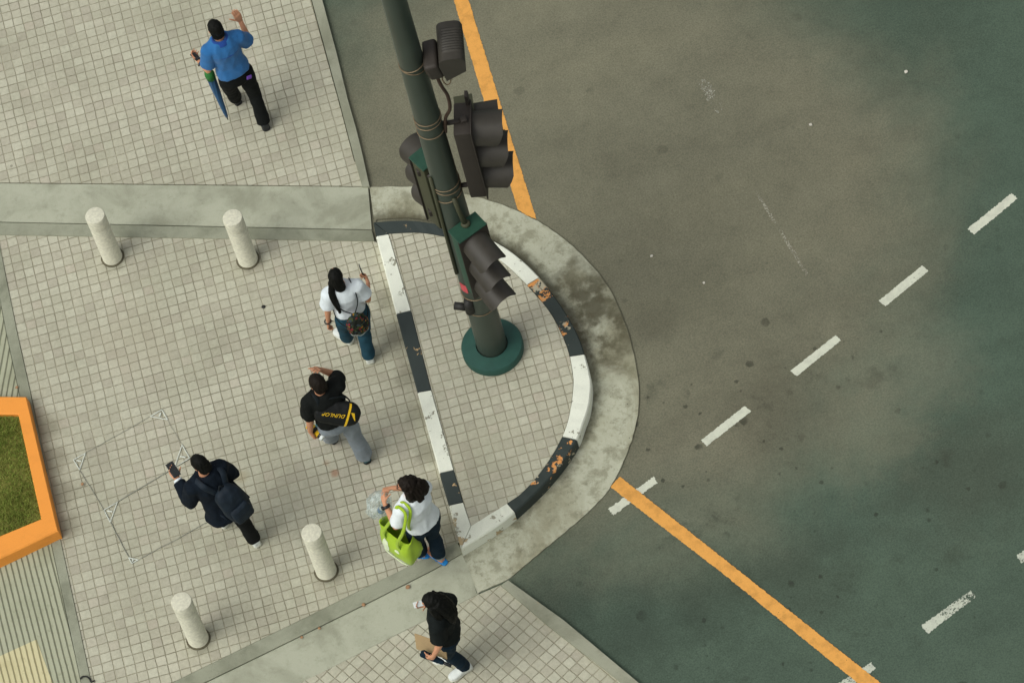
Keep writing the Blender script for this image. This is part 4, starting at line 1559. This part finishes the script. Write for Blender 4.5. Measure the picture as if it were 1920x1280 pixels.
tube(bm, smooth_path([a, a - ax * .08, a - ax * .13 + V((-.02, .03, .01)), V((-.285, .15, 1.08)), V((-.245, .17, 1.09)), V((-.21, .16, 1.04))], 6), .011, 10)
mesh_obj('handle', bm, M_phone, e, P.M)
phone(P, 'dark phone in the left hand of the man in blue', (-.258, .32, 1.0), (-.25, 1, .05), (.3, 0, 1), .058, .105, mat=M_phone)
bm = bmesh.new()
box(bm, (.10, -.118, .885), (.055, .016, .05), Matrix.Rotation(radians(12), 3, 'Y'), .006)
tag(mesh_obj('cloth', remesh(bm, .006, 1, .003), C_purple, None, P.M, recenter=True), 'purple cloth poking out of the back pocket of the man in blue', 'cloth')

# ---- 2 woman with ponytail
P = Person('woman with a long black ponytail, white top and blue jeans, small backpack on her back', (-1.204, .389), 98,
           dict(pel=(0, 0, .835), neck=(-.012, .0, 1.345), head=(-.03, .035, 1.505), Lsh=(-.162, .015, 1.285), Rsh=(.140, -.02, 1.28), Lel=(-.205, .02, 1.02), Rel=(.185, -.04, 1.02),
                Lwr=(-.235, .03, .81), Rwr=(.245, .12, 1.03), Lhip=(-.09, 0, .815), Rhip=(.09, 0, .82), Lkn=(-.10, .145, .45), Rkn=(.055, .01, .44), Lan=(-.10, .235, .085), Ran=(.02, -.055, .09), Ltoe=(-.185, .395, .03), Rtoe=(.04, .13, .03)),
           1.60, 1.02, True, headyaw=-12, hands=dict(R=dict(d=V((0, 1, .1)), n=V((-1, 0, .2)), t=V((0, .3, 1)), c=.85), L=dict(n=V((.8, -.4, 0)), t=V((.3, 1, 0)), c=.55)), seed=2)
P.trousers(C_jeans, bottom=1.22)
P.shirt(C_white, hem=.17, sleeve=.66, o=.020, flare=1.08, slr=.030)
P.shoe('L', S_white, S_sole, .25)
P.shoe('R', S_white, S_sole, .25)
P.hair(M_hairblk, [([(.01, -.09, .02), (.02, -.10, -.06), (.03, -.115, -.13), (.035, -.12, -.17)], [.05, .055, .05, .022], .5),
                   ([(-.055, -.06, -.02), (-.075, -.075, -.08), (-.09, -.125, -.17), (-.08, -.165, -.28), (-.065, -.19, -.40), (-.06, -.195, -.53)], [.038, .028, .034, .034, .024, .010], .7)], cap=(.087, .104, .108))
bm = bmesh.new()
for k in range(16):
    t0, t1 = 2 * pi * k / 16, 2 * pi * (k + 1) / 16
    tube(bm, [V((-.237 + .031 * cos(t), .03 + .031 * sin(t), .818)) for t in (t0, t1)], .007, 6)
mesh_obj('wristwatch', bm, M_watch, P.root, P.M)
c0 = V((.005, -.215, .985))
bp = item(P, 'backpack', 'small floral drawstring backpack with thin black straps on the ponytailed woman', 'backpack', c0 - V((0, 0, .12)))
bm = bmesh.new()
loft(bm, [(c0 + V((0, 0, z)), V((1, 0, 0)), V((0, 1, 0)), a, b) for z, a, b in ((-.13, .05, .035), (-.12, .085, .055), (-.07, .105, .070), (0, .108, .072), (.06, .092, .062), (.10, .06, .042), (.115, .035, .028), (.135, .05, .035))], 28)
mesh_obj('sack', remesh(bm, .006, 2, .006, 22), M_floral, bp, P.M)
bm = bmesh.new()
for k in range(30):
    t = 2 * pi * k / 30
    c = c0 + V((.088 * cos(t), .058 * sin(t), -.128 + .010 * sin(5 * t)))
    t2 = 2 * pi * (k + 1) / 30
    tube(bm, [c, c0 + V((.088 * cos(t2), .058 * sin(t2), -.128 + .010 * sin(5 * t2)))], .005, 6)
mesh_obj('ruffle', bm, mat_cloth('grey ruffle', (150, 158, 150), .2), bp, P.M)
bm = bmesh.new()
for sx in (-1, 1):
    x0 = -.105 if sx < 0 else .085
    tube(bm, smooth_path([V((x0, .085, 1.24)), V((x0, .06, 1.345)), V((x0, -.01, 1.365)), V((x0 * 1.05, -.10, 1.28)), V((x0 * .85, -.135, 1.18)), c0 + V((sx * .015, .04, .12))], 6), .0055, 8)
    tube(bm, smooth_path([V((sx * .135, .06, 1.15)), V((sx * .155, .0, 1.02)), V((sx * .15, -.08, .93)), c0 + V((sx * .09, .03, -.09))], 6), .005, 8)
mesh_obj('strap', bm, C_strap, bp, P.M)
phone(P, 'black phone held upright by the ponytailed woman', (.235, .225, 1.10), (-.05, .35, 1), (-1, .1, 0), .07, .15)

# ---- 3 man with racket bag
P = Person('man in a black T-shirt and grey jeans with a racket bag across his back', (-1.591, -.721), 112,
           dict(pel=(0, 0, .885), neck=(-.045, .0, 1.45), head=(-.045, .025, 1.615), Lsh=(-.20, .03, 1.365), Rsh=(.135, -.01, 1.42), Lel=(-.22, .05, 1.08), Rel=(.20, .155, 1.285),
                Lwr=(-.25, .07, .85), Rwr=(.085, .17, 1.50), Lhip=(-.095, 0, .865), Rhip=(.095, 0, .87), Lkn=(-.055, .19, .49), Rkn=(.115, 0, .46), Lan=(.0, .33, .10), Ran=(.135, -.05, .09), Ltoe=(-.02, .52, .03), Rtoe=(.165, .145, .03)),
           1.72, 1.06, headyaw=8, hands=dict(R=dict(d=V((-.45, -.25, 1)), n=V((-1, -.3, -.3)), t=V((-.2, 1, .2)), c=.35), L=dict(d=V((.1, -.1, -1)), n=V((1, 0, 0)), t=V((0, 1, -.2)), c=.75)), seed=3)
P.trousers(C_greyj, bottom=1.38, knee=1.08, o=.018)
P.shirt(C_blackt, hem=.14, sleeve=.70, o=.022, flare=1.08, slr=.028)
P.shoe('L', S_teal, S_dsole, .285)
P.shoe('R', S_teal, S_dsole, .285)
P.hair(M_hairbrn, cap=(.088, .106, .112))
A, B = to_local(P, (589.0, 757.0), 1.26), to_local(P, (672.5, 766.0), 1.10)
v = V((.05, -1, .30)).normalized()
ax = (B - A)
Lb = ax.length
ax = ax.normalized()
v = (v - ax * v.dot(ax)).normalized()
u = ax.cross(v).normalized()
if u.z < 0: u = -u
A, B = A + v * .125, B + v * .05
rb = item(P, 'racket_bag', 'black racket bag with yellow stripe and lettering slung across the man in the black T-shirt', 'bag', lerp(A, B, .5))
prof = [(-.02, .05, .025), (.02, .085, .040), (.15, .112, .050), (.4, .122, .054), (.66, .128, .056), (.80, .120, .054), (.90, .100, .046), (.97, .066, .034), (1.0, .030, .018)]
bm = bmesh.new()
loft(bm, [(A + ax * Lb * q, u, v, a, b) for q, a, b in prof], 28, 2.6)
mesh_obj('cover', remesh(bm, .007, 3, .003, 12), C_bag, rb, P.M)


def bagpt(q, s_, extra=.004):
    for (q0, a0, b0), (q1, a1, b1) in zip(prof, prof[1:]):
        if q <= q1: break
    t = (q - q0) / (q1 - q0)
    a, b = lerp(a0, a1, t), lerp(b0, b1, t)
    hh = b * (1 - abs(s_) ** 2.6) ** (1 / 2.6)
    return A + ax * Lb * q + u * a * s_ + v * (hh + extra)


bm = bmesh.new()
prev = None
for k in range(25):
    s_ = -.985 + 1.97 * k / 24
    row = [bm.verts.new(bagpt(q + .02 * s_, s_, .006)) for q in (.685, .71, .735)]
    if prev:
        for j in range(2): bm.faces.new((prev[j], prev[j + 1], row[j + 1], row[j]))
    prev = row
mesh_obj('stripe', bm, C_yel, rb, P.M)
cu = bpy.data.curves.new('t', 'FONT')
cu.body = 'DUNLOP'
cu.size = .050
cu.extrude = .0015
cu.shear = .35
cu.space_character = 1.08
cu.align_x, cu.align_y = 'CENTER', 'CENTER'
to = bpy.data.objects.new('t', cu)
COL.objects.link(to)
tm = bpy.data.meshes.new_from_object(to.evaluated_get(bpy.context.evaluated_depsgraph_get()))
bpy.data.objects.remove(to)
bm = bmesh.new()
bm.from_mesh(tm)
bmesh.ops.subdivide_edges(bm, edges=[e for e in bm.edges if e.calc_length() > .015], cuts=2)
x = -ax
y = v.cross(x)
T = Matrix(((x.x, y.x, v.x, 0), (x.y, y.y, v.y, 0), (x.z, y.z, v.z, 0), (0, 0, 0, 1)))
for vv in bm.verts:
    co = vv.co.copy()
    q = .40 - co.x * 1.0 / Lb
    s_ = (co.y * 1.05 * (1 if y.dot(u) > 0 else -1)) / .12 + .02
    vv.co = bagpt(max(.0, min(.99, q)), s_, .006 + co.z)
mesh_obj('lettering', bm, C_yel, rb, P.M, smooth=False)
bm = bmesh.new()
rows = []
for k in range(9):
    t = k / 8
    rows.append([bm.verts.new(bagpt(.80 + .085 * t + dq, .50 * (1 - 2 * t) * .75, .006)) for dq in (-.035 * (1 - t) - .006, .035 * (1 - t) + .006)])
for p, q in zip(rows, rows[1:]): bm.faces.new((p[0], p[1], q[1], q[0]))
mesh_obj('emblem', bm, C_yel, rb, P.M)
bm = bmesh.new()
strap(bm, [A + ax * .04, V((-.12, -.06, 1.47)), V((-.10, .07, 1.44)), V((.0, .155, 1.28)), V((.13, .13, 1.10)), V((.19, .0, 1.04)), B - ax * .1], .04)
strap(bm, [A + ax * .06 + u * .06, V((-.02, -.10, 1.44)), V((.10, -.12, 1.37)), B - ax * .16 + u * .09], .03)
mesh_obj('strap', bm, C_strap, rb, P.M)
c1, c2 = to_local(P, (578.5, 797), .80), to_local(P, (601, 815.5), .76)
cn = item(P, 'ball_can', 'black and yellow ball can with white lid in the left hand of the racket-bag man', 'can', c1)
d = (c2 - c1).normalized()
bm = bmesh.new()
tube(bm, [c1, c1 + d * .165], [.037, .037], 20)
shade_sharp(mesh_obj('tin', bm, M_cupb, cn, P.M), 40)
bm = bmesh.new()
tube(bm, [c1 + d * .03, c1 + d * .05, c1 + d * .06], [.0378] * 3, 20)
tube(bm, [c1 + d * .10, c1 + d * .135], [.0378] * 2, 20)
tube(bm, [c1 - d * .004, c1 + d * .01], [.0385] * 2, 20)
shade_sharp(mesh_obj('yellow_band', bm, C_yel, cn, P.M), 40)
bm = bmesh.new()
tube(bm, [c1 + d * .16, c1 + d * .185, c1 + d * .19], [.0395, .0395, .034], 20)
shade_sharp(mesh_obj('lid', bm, M_cup, cn, P.M), 40)

# ---- 4 person in navy jacket
P = Person('person in a long navy jacket and black trousers with white shoes, looking at a phone', (-2.798, -1.293), 118,
           dict(pel=(0, 0, .872), neck=(-.02, .07, 1.42), head=(-.012, .125, 1.572), Lsh=(-.185, .10, 1.345), Rsh=(.150, .05, 1.38), Lel=(-.225, .16, 1.07), Rel=(.225, .075, 1.13),
                Lwr=(-.18, .37, 1.13), Rwr=(.08, .25, 1.06), Lhip=(-.093, 0, .85), Rhip=(.093, 0, .86), Lkn=(-.03, .19, .48), Rkn=(.115, .0, .455), Lan=(.04, .32, .10), Ran=(.135, -.06, .095), Ltoe=(.03, .51, .03), Rtoe=(.155, .13, .03)),
           1.68, 1.02, headyaw=12, headpitch=22, hands=dict(L=dict(d=V((.15, 1, .2)), n=V((.3, -.2, 1)), t=V((1, 0, 0)), c=.5)), seed=4)
P.trousers(C_black, bottom=1.25)
P.shirt(C_navy, hem=-.13, o=.028, flare=1.16, fold=.009, name='jacket', slr=.030, long=True)
P.shoe('L', S_white, S_sole, .27)
P.shoe('R', S_white, S_sole, .27)
P.hair(M_hairblk, cap=(.085, .103, .108))
bm = bmesh.new()
d = (P.J['Lwr'] - P.J['Lel']).normalized()
tube(bm, [P.J['Lwr'] - d * .03, P.J['Lwr'] + d * .012], [.041, .042], 16)
mesh_obj('cuff', bm, C_white, P.root, P.M)
phone(P, 'dark phone in the left hand of the person in the navy jacket', (-.15, .465, 1.185), (.15, 1, .25), (0, -.3, 1), .078, .155)
c0 = V((.045, -.165, 1.12))
bp = item(P, 'backpack', 'large navy backpack worn over the long navy jacket', 'backpack', c0 - V((0, 0, .22)))
rt = Matrix.Rotation(radians(-8), 3, 'Y') @ Matrix.Rotation(radians(-10), 3, 'X')
X, Y, Z = rt @ V((1, 0, 0)), rt @ V((0, 1, 0)), rt @ V((0, 0, 1))
bm = bmesh.new()
loft(bm, [(c0 + Z * z * .94 + Y * y, X, Y, a * .86, b * .86) for z, a, b, y in ((-.235, .09, .05, .02), (-.22, .135, .085, 0), (-.1, .155, .100, 0), (.05, .152, .095, 0), (.15, .135, .08, .01), (.21, .10, .055, .02), (.235, .05, .03, .03))], 28, 2.8)
mesh_obj('pack', remesh(bm, .008, 3, .006, 9), C_navyb, bp, P.M)
bm = bmesh.new()
loft(bm, [(c0 + Z * z - Y * .085, X, Y, a, b) for z, a, b in ((-.19, .08, .03), (-.175, .100, .045), (-.08, .105, .05), (-.01, .095, .04), (.01, .08, .02))], 24, 3)
mesh_obj('front_pocket', remesh(bm, .007, 3, .003, 12), C_navyb, bp, P.M)
bm = bmesh.new()
tube(bm, smooth_path([c0 + Z * .22 + X * -.03 + Y * .03, c0 + Z * .265 + Y * .03, c0 + Z * .22 + X * .03 + Y * .03], 5), .009, 8)
mesh_obj('handle', bm, C_strap, bp, P.M)
bm = bmesh.new()
for sx in (-1, 1):
    strap(bm, [c0 + Z * .20 + X * sx * .06 + Y * .05, V((sx * .11 + .0, -.03, 1.435)), V((sx * .12, .10, 1.42)), V((sx * .135, .19, 1.30)), V((sx * .16, .17, 1.12)), c0 + Z * -.19 + X * sx * .13 + Y * .05], .06, .012)
mesh_obj('strap', bm, C_navyb, bp, P.M)

# ---- 5 woman with tote
P = Person('woman in a white T-shirt and rolled blue jeans with blue flip-flops, shoulder-length dark hair', (-1.055, -1.995), 122,
           dict(pel=(.02, 0, .845), neck=(.0, .0, 1.36), head=(.0, .045, 1.515), Lsh=(-.168, .005, 1.30), Rsh=(.165, .005, 1.295), Lel=(-.235, .045, 1.05), Rel=(.20, .13, 1.06),
                Lwr=(-.185, .205, 1.20), Rwr=(.0, .31, 1.13), Lhip=(-.075, 0, .825), Rhip=(.115, 0, .83), Lkn=(-.06, .09, .46), Rkn=(.085, .03, .455), Lan=(-.03, .14, .085), Ran=(.055, -.03, .085), Ltoe=(-.13, .28, .035), Rtoe=(.05, .155, .035)),
           1.60, 1.22, True, headyaw=38, hands=dict(L=dict(d=V((.55, .8, .2)), n=V((.5, -.5, -.6)), t=V((0, .2, 1)), c=.7), R=dict(d=V((-.8, .5, 0)), n=V((0, -.5, -.8)), t=V((0, .3, 1)), c=.7)), seed=5)
P.trousers(C_navyj, end=.86, bottom=1.25, o=.010, waist=.10)
bm = bmesh.new()
for sd in 'LR':
    k_, a_ = P.J[sd + 'kn'], P.J[sd + 'an']
    tube(bm, [lerp(k_, a_, .80), lerp(k_, a_, .94)], [.056, .057], 18)
mesh_obj('rolled_cuff', bm, mat_cloth('turned denim', (128, 146, 148), .15), P.root, P.M)
P.shirt(C_white2, hem=.03, sleeve=.80, o=.014, flare=1.03, slr=.016)
for sd in 'LR':
    a, t = P.J[sd + 'an'], P.J[sd + 'toe']
    f = V((t.x - a.x, t.y - a.y, 0)).normalized()
    u = V((f.y, -f.x, 0))
    hl = V((a.x, a.y, .034)) - f * .075
    bm = bmesh.new()
    Zv = V((0, 0, 1))
    loft(bm, [(hl + f * .25 * q, u, Zv, w_, .009) for q, w_ in ((0, .015), (.04, .030), (.2, .036), (.45, .034), (.7, .046), (.88, .042), (.97, .026), (1, .010))], 18, 3)
    so = mesh_obj('flip_flop', bm, S_flip, P.root, P.M)
    bm = bmesh.new()
    for sx in (-1, 1):
        strap(bm, [hl + f * .09 + u * sx * .036 + Zv * .008, hl + f * .135 + u * sx * .034 + Zv * .052, hl + f * .20 + Zv * .045, hl + f * .215 + Zv * .008], .018, .006, (0, 0, 1))
    mesh_obj('thong', bm, S_flip, so, P.M)
P.hair(M_hairbrn, [([(0, -.085, .02), (0, -.12, -.08), (.0, -.13, -.16), (.0, -.125, -.22)], [.085, .105, .110, .07], .55),
                   ([(.075, -.04, .01), (.098, -.05, -.09), (.105, -.06, -.19)], [.04, .05, .03], .9), ([(-.075, -.04, .01), (-.095, -.05, -.09), (-.10, -.05, -.18)], [.04, .045, .028], .9),
                   ([(-.04, -.12, -.1), (-.06, -.14, -.2), (-.07, -.13, -.255)], [.04, .04, .015], .8), ([(.05, -.12, -.1), (.06, -.14, -.2), (.075, -.13, -.25)], [.04, .04, .015], .8), ([(.0, -.13, -.12), (.0, -.145, -.2), (.01, -.14, -.265)], [.04, .04, .015], .8)],
       cap=(.096, .112, .114), fold=.009)
bm = bmesh.new()
for sx in (-1, 1):
    pts = [P.h(sx * .033 + .026 * cos(2 * pi * k / 16), .100, .004 + .020 * sin(2 * pi * k / 16)) for k in range(17)]
    tube(bm, pts, .0028, 6, cap=False)
    tube(bm, [P.h(sx * .059, .098, .008), P.h(sx * .080, .05, .008), P.h(sx * .082, -.01, .004)], .0028, 6)
tube(bm, [P.h(-.008, .101, .008), P.h(.008, .101, .008)], .0028, 6)
mesh_obj('glasses', bm, M_watch, P.root, P.M)
bm = bmesh.new()
d = (P.J['Lwr'] - P.J['Lel']).normalized()
u = d.cross(V((0, 0, 1))).normalized()
v = d.cross(u)
wc = P.J['Lwr'] - d * .02
loft(bm, [(wc - d * .014, u, v, .037, .036), (wc - d * .012, u, v, .040, .039), (wc + d * .012, u, v, .040, .039), (wc + d * .014, u, v, .037, .036)], 20)
tube(bm, [wc - u * .03, wc - u * .047], [.022, .020], 14)
mesh_obj('wristwatch', bm, M_watch, P.root, P.M)
tc = to_local(P, (751, 1011), .66)
tb = item(P, 'tote_bag', 'bright lime green tote bag hanging from the shoulder of the woman in white', 'bag', tc - V((0, 0, .2)))
Ld = (V((.05, -1, 0))).normalized()
Wd = V((Ld.y, -Ld.x, 0)) * -1
if Wd.x < 0: Wd = -Wd
bm = bmesh.new()
rows = []
for i, (z, a, b) in enumerate(((-.20, .15, .085), (-.19, .175, .105), (-.10, .20, .120), (.0, .205, .115), (.10, .190, .085), (.17, .19, .062), (.172, .184, .056), (.10, .18, .075), (-.08, .18, .10), (-.17, .15, .085))):
    row = []
    for k in range(40):
        t = 2 * pi * k / 40
        ct, st = cos(t), sin(t)
        ex = 4.0
        p = Ld * a * math.copysign(abs(ct) ** (2 / ex), ct) + Wd * b * math.copysign(abs(st) ** (2 / ex), st)
        zz = z
        if z > .09: zz = z + .035 * ct * ct - .02 * (1 - ct * ct) + .012 * sin(3 * t)
        if z < -.15 and i < 3: zz = z + .02 * sin(2 * t)
        q = tc + p + V((0, 0, zz))
        q += (Ld * noise.noise(q * 11) + Wd * noise.noise(q * 11 + V((4, 4, 4)))) * .022
        row.append(bm.verts.new(q))
    rows.append(row)
for p, q in zip(rows, rows[1:]):
    for k in range(40): bm.faces.new((p[k], p[(k + 1) % 40], q[(k + 1) % 40], q[k]))
bm.faces.new(list(reversed(rows[0])))
bm.faces.new(rows[-1])
bmesh.ops.subdivide_edges(bm, edges=list(bm.edges), cuts=1, use_grid_fill=True)
bm.normal_update()
for vv in bm.verts: vv.co += vv.normal * .007 * noise.noise(vv.co * 24)
sack = mesh_obj('sack', bm, C_tote, tb, P.M)
shx = V((-.135, -.01, 1.335))
for sW in (-1, 1):
    bm = bmesh.new()
    r0, r1 = tc + Ld * -.09 + Wd * sW * .09 + V((0, 0, .15)), tc + Ld * .10 + Wd * sW * .09 + V((0, 0, .15))
    o2 = Ld * (.012 * sW)
    pts = [r0 - V((0, 0, .12)), r0 + V((0, 0, .04)), lerp(r0, shx + V((0, .03, .0)), .6) + V((-.03, 0, 0)) * (1 if sW < 0 else 0), shx + V((-.02 + .03 * sW, .035, .02)), shx + V((.0 + .03 * sW, .0, .042)), shx + V((-.01 + .03 * sW, -.075, .0)),
           lerp(r1, shx + V((0, -.08, 0)), .6) + V((-.055, -.03, 0)), r1 + V((-.02, 0, .04)), r1 - V((0, 0, .12))]
    strap(bm, pts, .034, .007, (1, 0, 0))
    mesh_obj('strap', bm, C_tote, tb, P.M)
# white print on the outer face
bm = bmesh.new()
so_ = -Wd
for (l0, l1, z0, z1) in ((-.15, -.04, -.13, .09), (.035, .10, -.01, .05)):
    g_ = []
    for i in range(9):
        for j in range(9):
            s_, t_ = i / 8, j / 8
            rr = V((2 * s_ - 1, 2 * t_ - 1))
            if rr.length > 1: rr = rr / max(abs(rr.x), abs(rr.y)) * max(abs(rr.x), abs(rr.y)) / rr.length * max(abs(rr.x), abs(rr.y)) if False else rr.normalized()
            g_.append((lerp(l0, l1, (rr.x + 1) / 2), lerp(z0, z1, (rr.y + 1) / 2)))
    vs = [bm.verts.new(tc + Ld * l - Wd * .16 + V((0, 0, z))) for l, z in g_]
    for i in range(8):
        for j in range(8):
            bm.faces.new((vs[i * 9 + j], vs[i * 9 + j + 1], vs[(i + 1) * 9 + j + 1], vs[(i + 1) * 9 + j]))
pr = mesh_obj('print', bm, C_totew, sack, P.M)
mo = pr.modifiers.new('wrap', 'SHRINKWRAP')
mo.target = sack
mo.wrap_method = 'PROJECT'
mo.use_negative_direction = mo.use_positive_direction = True
mo.wrap_method = 'NEAREST_SURFACEPOINT'
mo.offset = .004
bm = bmesh.new()
pts = []
for k in range(21):
    t = pi * .25 + (pi * 1.25) * k / 20
    ct, st = cos(t), sin(t)
    pts.append(tc + Ld * -.178 * math.copysign(abs(ct) ** .5, ct) * -1 + Wd * .118 * math.copysign(abs(st) ** .5, -st) + V((0, 0, -.185)))
tube(bm, pts, .006, 6)
mesh_obj('trim', bm, C_totew, tb, P.M)
pc = to_local(P, (709, 944), .98)
pb_ = item(P, 'plastic_bag', 'clear plastic carrier bag in the hands of the woman in white', 'bag', pc - V((0, 0, .14)))
hp = lerp(P.J['Lwr'], P.J['Rwr'], .5) + V((-.02, .05, -.01))
bm = bmesh.new()
loft(bm, [(pc + V((0, 0, -.15)), V((1, 0, 0)), V((0, 1, 0)), .06, .05), (pc + V((0, 0, -.14)), V((1, 0, 0)), V((0, 1, 0)), .10, .08), (pc + V((0, 0, -.03)), V((1, 0, 0)), V((0, 1, 0)), .13, .10), (pc + V((0, 0, .06)), V((1, 0, 0)), V((0, 1, 0)), .11, .085), (lerp(pc, hp, .55) + V((0, 0, .06)), V((1, 0, 0)), V((0, 1, 0)), .06, .05), (hp, V((1, 0, 0)), V((0, 1, 0)), .022, .018)], 30)
mesh_obj('film', remesh(bm, .007, 2, .012, 14), M_clear, pb_, P.M)
bt = item(P, 'bottle', 'clear water bottle with blue label inside the plastic bag', 'bottle', pc - V((0, 0, .13)))
d = V((.35, -.3, .9)).normalized()
u = d.cross(V((0, 0, 1))).normalized()
v = d.cross(u)
b0 = pc + V((-.03, -.02, -.11))
bm = bmesh.new()
loft(bm, [(b0 + d * q, u, v, r, r) for q, r in ((0, .030), (.01, .034), (.10, .033), (.14, .034), (.17, .025), (.19, .014), (.20, .013))], 20)
mesh_obj('shell', bm, M_clear, bt, P.M)
bm = bmesh.new()
loft(bm, [(b0 + d * q, u, v, r, r) for q, r in ((.045, .0352), (.095, .0352))], 20, cap=False)
mesh_obj('label_band', bm, mat_plain('blue label', (38, 96, 148), .5, .3, 60), bt, P.M)
bm = bmesh.new()
loft(bm, [(b0 + d * q, u, v, r, r) for q, r in ((.198, .016), (.218, .016))], 16)
mesh_obj('screw_cap', bm, M_cup, bt, P.M)

# ---- 6 woman in black
P = Person('woman in a black T-shirt and dark jeans with long black hair and white trainers', (-1.067, -3.163), 165,
           dict(pel=(0, 0, .852), neck=(-.045, .01, 1.365), head=(-.03, .05, 1.52), Lsh=(-.195, .02, 1.31), Rsh=(.105, -.01, 1.30), Lel=(-.225, .03, 1.055), Rel=(.19, -.06, 1.05),
                Lwr=(-.235, .12, .84), Rwr=(.165, .13, 1.12), Lhip=(-.09, 0, .83), Rhip=(.09, 0, .835), Lkn=(-.03, .06, .455), Rkn=(.085, .10, .455), Lan=(.01, -.05, .09), Ran=(.10, .08, .085), Ltoe=(-.09, .10, .03), Rtoe=(.11, .26, .03)),
           1.62, 1.05, True, headyaw=-5, headpitch=12, hands=dict(L=dict(d=V((.1, .55, -.8)), n=V((1, 0, 0)), t=V((0, 1, .5)), c=.7), R=dict(d=V((-.35, 1, .15)), n=V((-.4, -.2, 1)), t=V((-1, 0, .2)), c=.5)), seed=6)
P.trousers(C_navyj, bottom=1.15, o=.010)
P.shirt(C_blackw, hem=.06, sleeve=.78, o=.022, flare=1.08, slr=.030, fold=.007)
P.shoe('L', S_white, S_sole, .255)
P.shoe('R', S_white, S_sole, .255)
P.hair(M_hairblk, [([(0, -.075, .03), (0, -.115, -.08), (.0, -.135, -.2), (.0, -.14, -.32), (.0, -.135, -.40)], [.085, .10, .105, .095, .045], .50),
                   ([(.08, -.03, .02), (.10, -.04, -.1), (.105, -.06, -.22)], [.035, .045, .025], .9), ([(-.08, -.03, .02), (-.10, -.04, -.1), (-.105, -.06, -.22)], [.035, .045, .025], .9),
                   ([(-.05, -.13, -.2), (-.06, -.14, -.33), (-.055, -.135, -.43)], [.04, .035, .012], .8), ([(.05, -.13, -.2), (.06, -.14, -.33), (.05, -.135, -.42)], [.04, .035, .012], .8)], cap=(.092, .108, .112), fold=.006)
phone(P, 'pale phone in the right hand of the woman in black', (.135, .215, 1.155), (-.4, 1, .2), (.3, .2, -1), .055, .115, M_cup)
ec = to_local(P, (808, 1211), .76)
r1 = (to_local(P, (834, 1220), .76) - to_local(P, (781, 1202), .76)).normalized()
r2 = V((.22, .05, .97)).normalized()
r2 = (r2 - r1 * r2.dot(r1)).normalized()
rot = Matrix((r1, r2, r1.cross(r2))).transposed()
bm = bmesh.new()
box(bm, ec, (.31, .235, .010), rot, .003)
tag(mesh_obj('envelope', bm, C_brown, None, P.M, smooth=False, recenter=True), 'brown card envelope under the hand of the woman in black', 'envelope')
a, b = to_local(P, (789, 1223), .74), to_local(P, (846, 1248), .66)
fu = item(P, 'umbrella', 'short rolled dark blue umbrella in the left hand of the woman in black', 'umbrella', a)
d = (b - a).normalized()
bm = bmesh.new()
tube(bm, [a, a + d * .02, a + d * .12, lerp(a, b, .75)], [.022, .034, .032, .020], 14)
mesh_obj('canopy', remesh(bm, .005, 1, .004, 30), C_umb if False else C_navyj, fu, P.M)
bm = bmesh.new()
tube(bm, [lerp(a, b, .74), lerp(a, b, .80), b], [.012, .016, .017], 12)
mesh_obj('handle', bm, M_phone, fu, P.M)
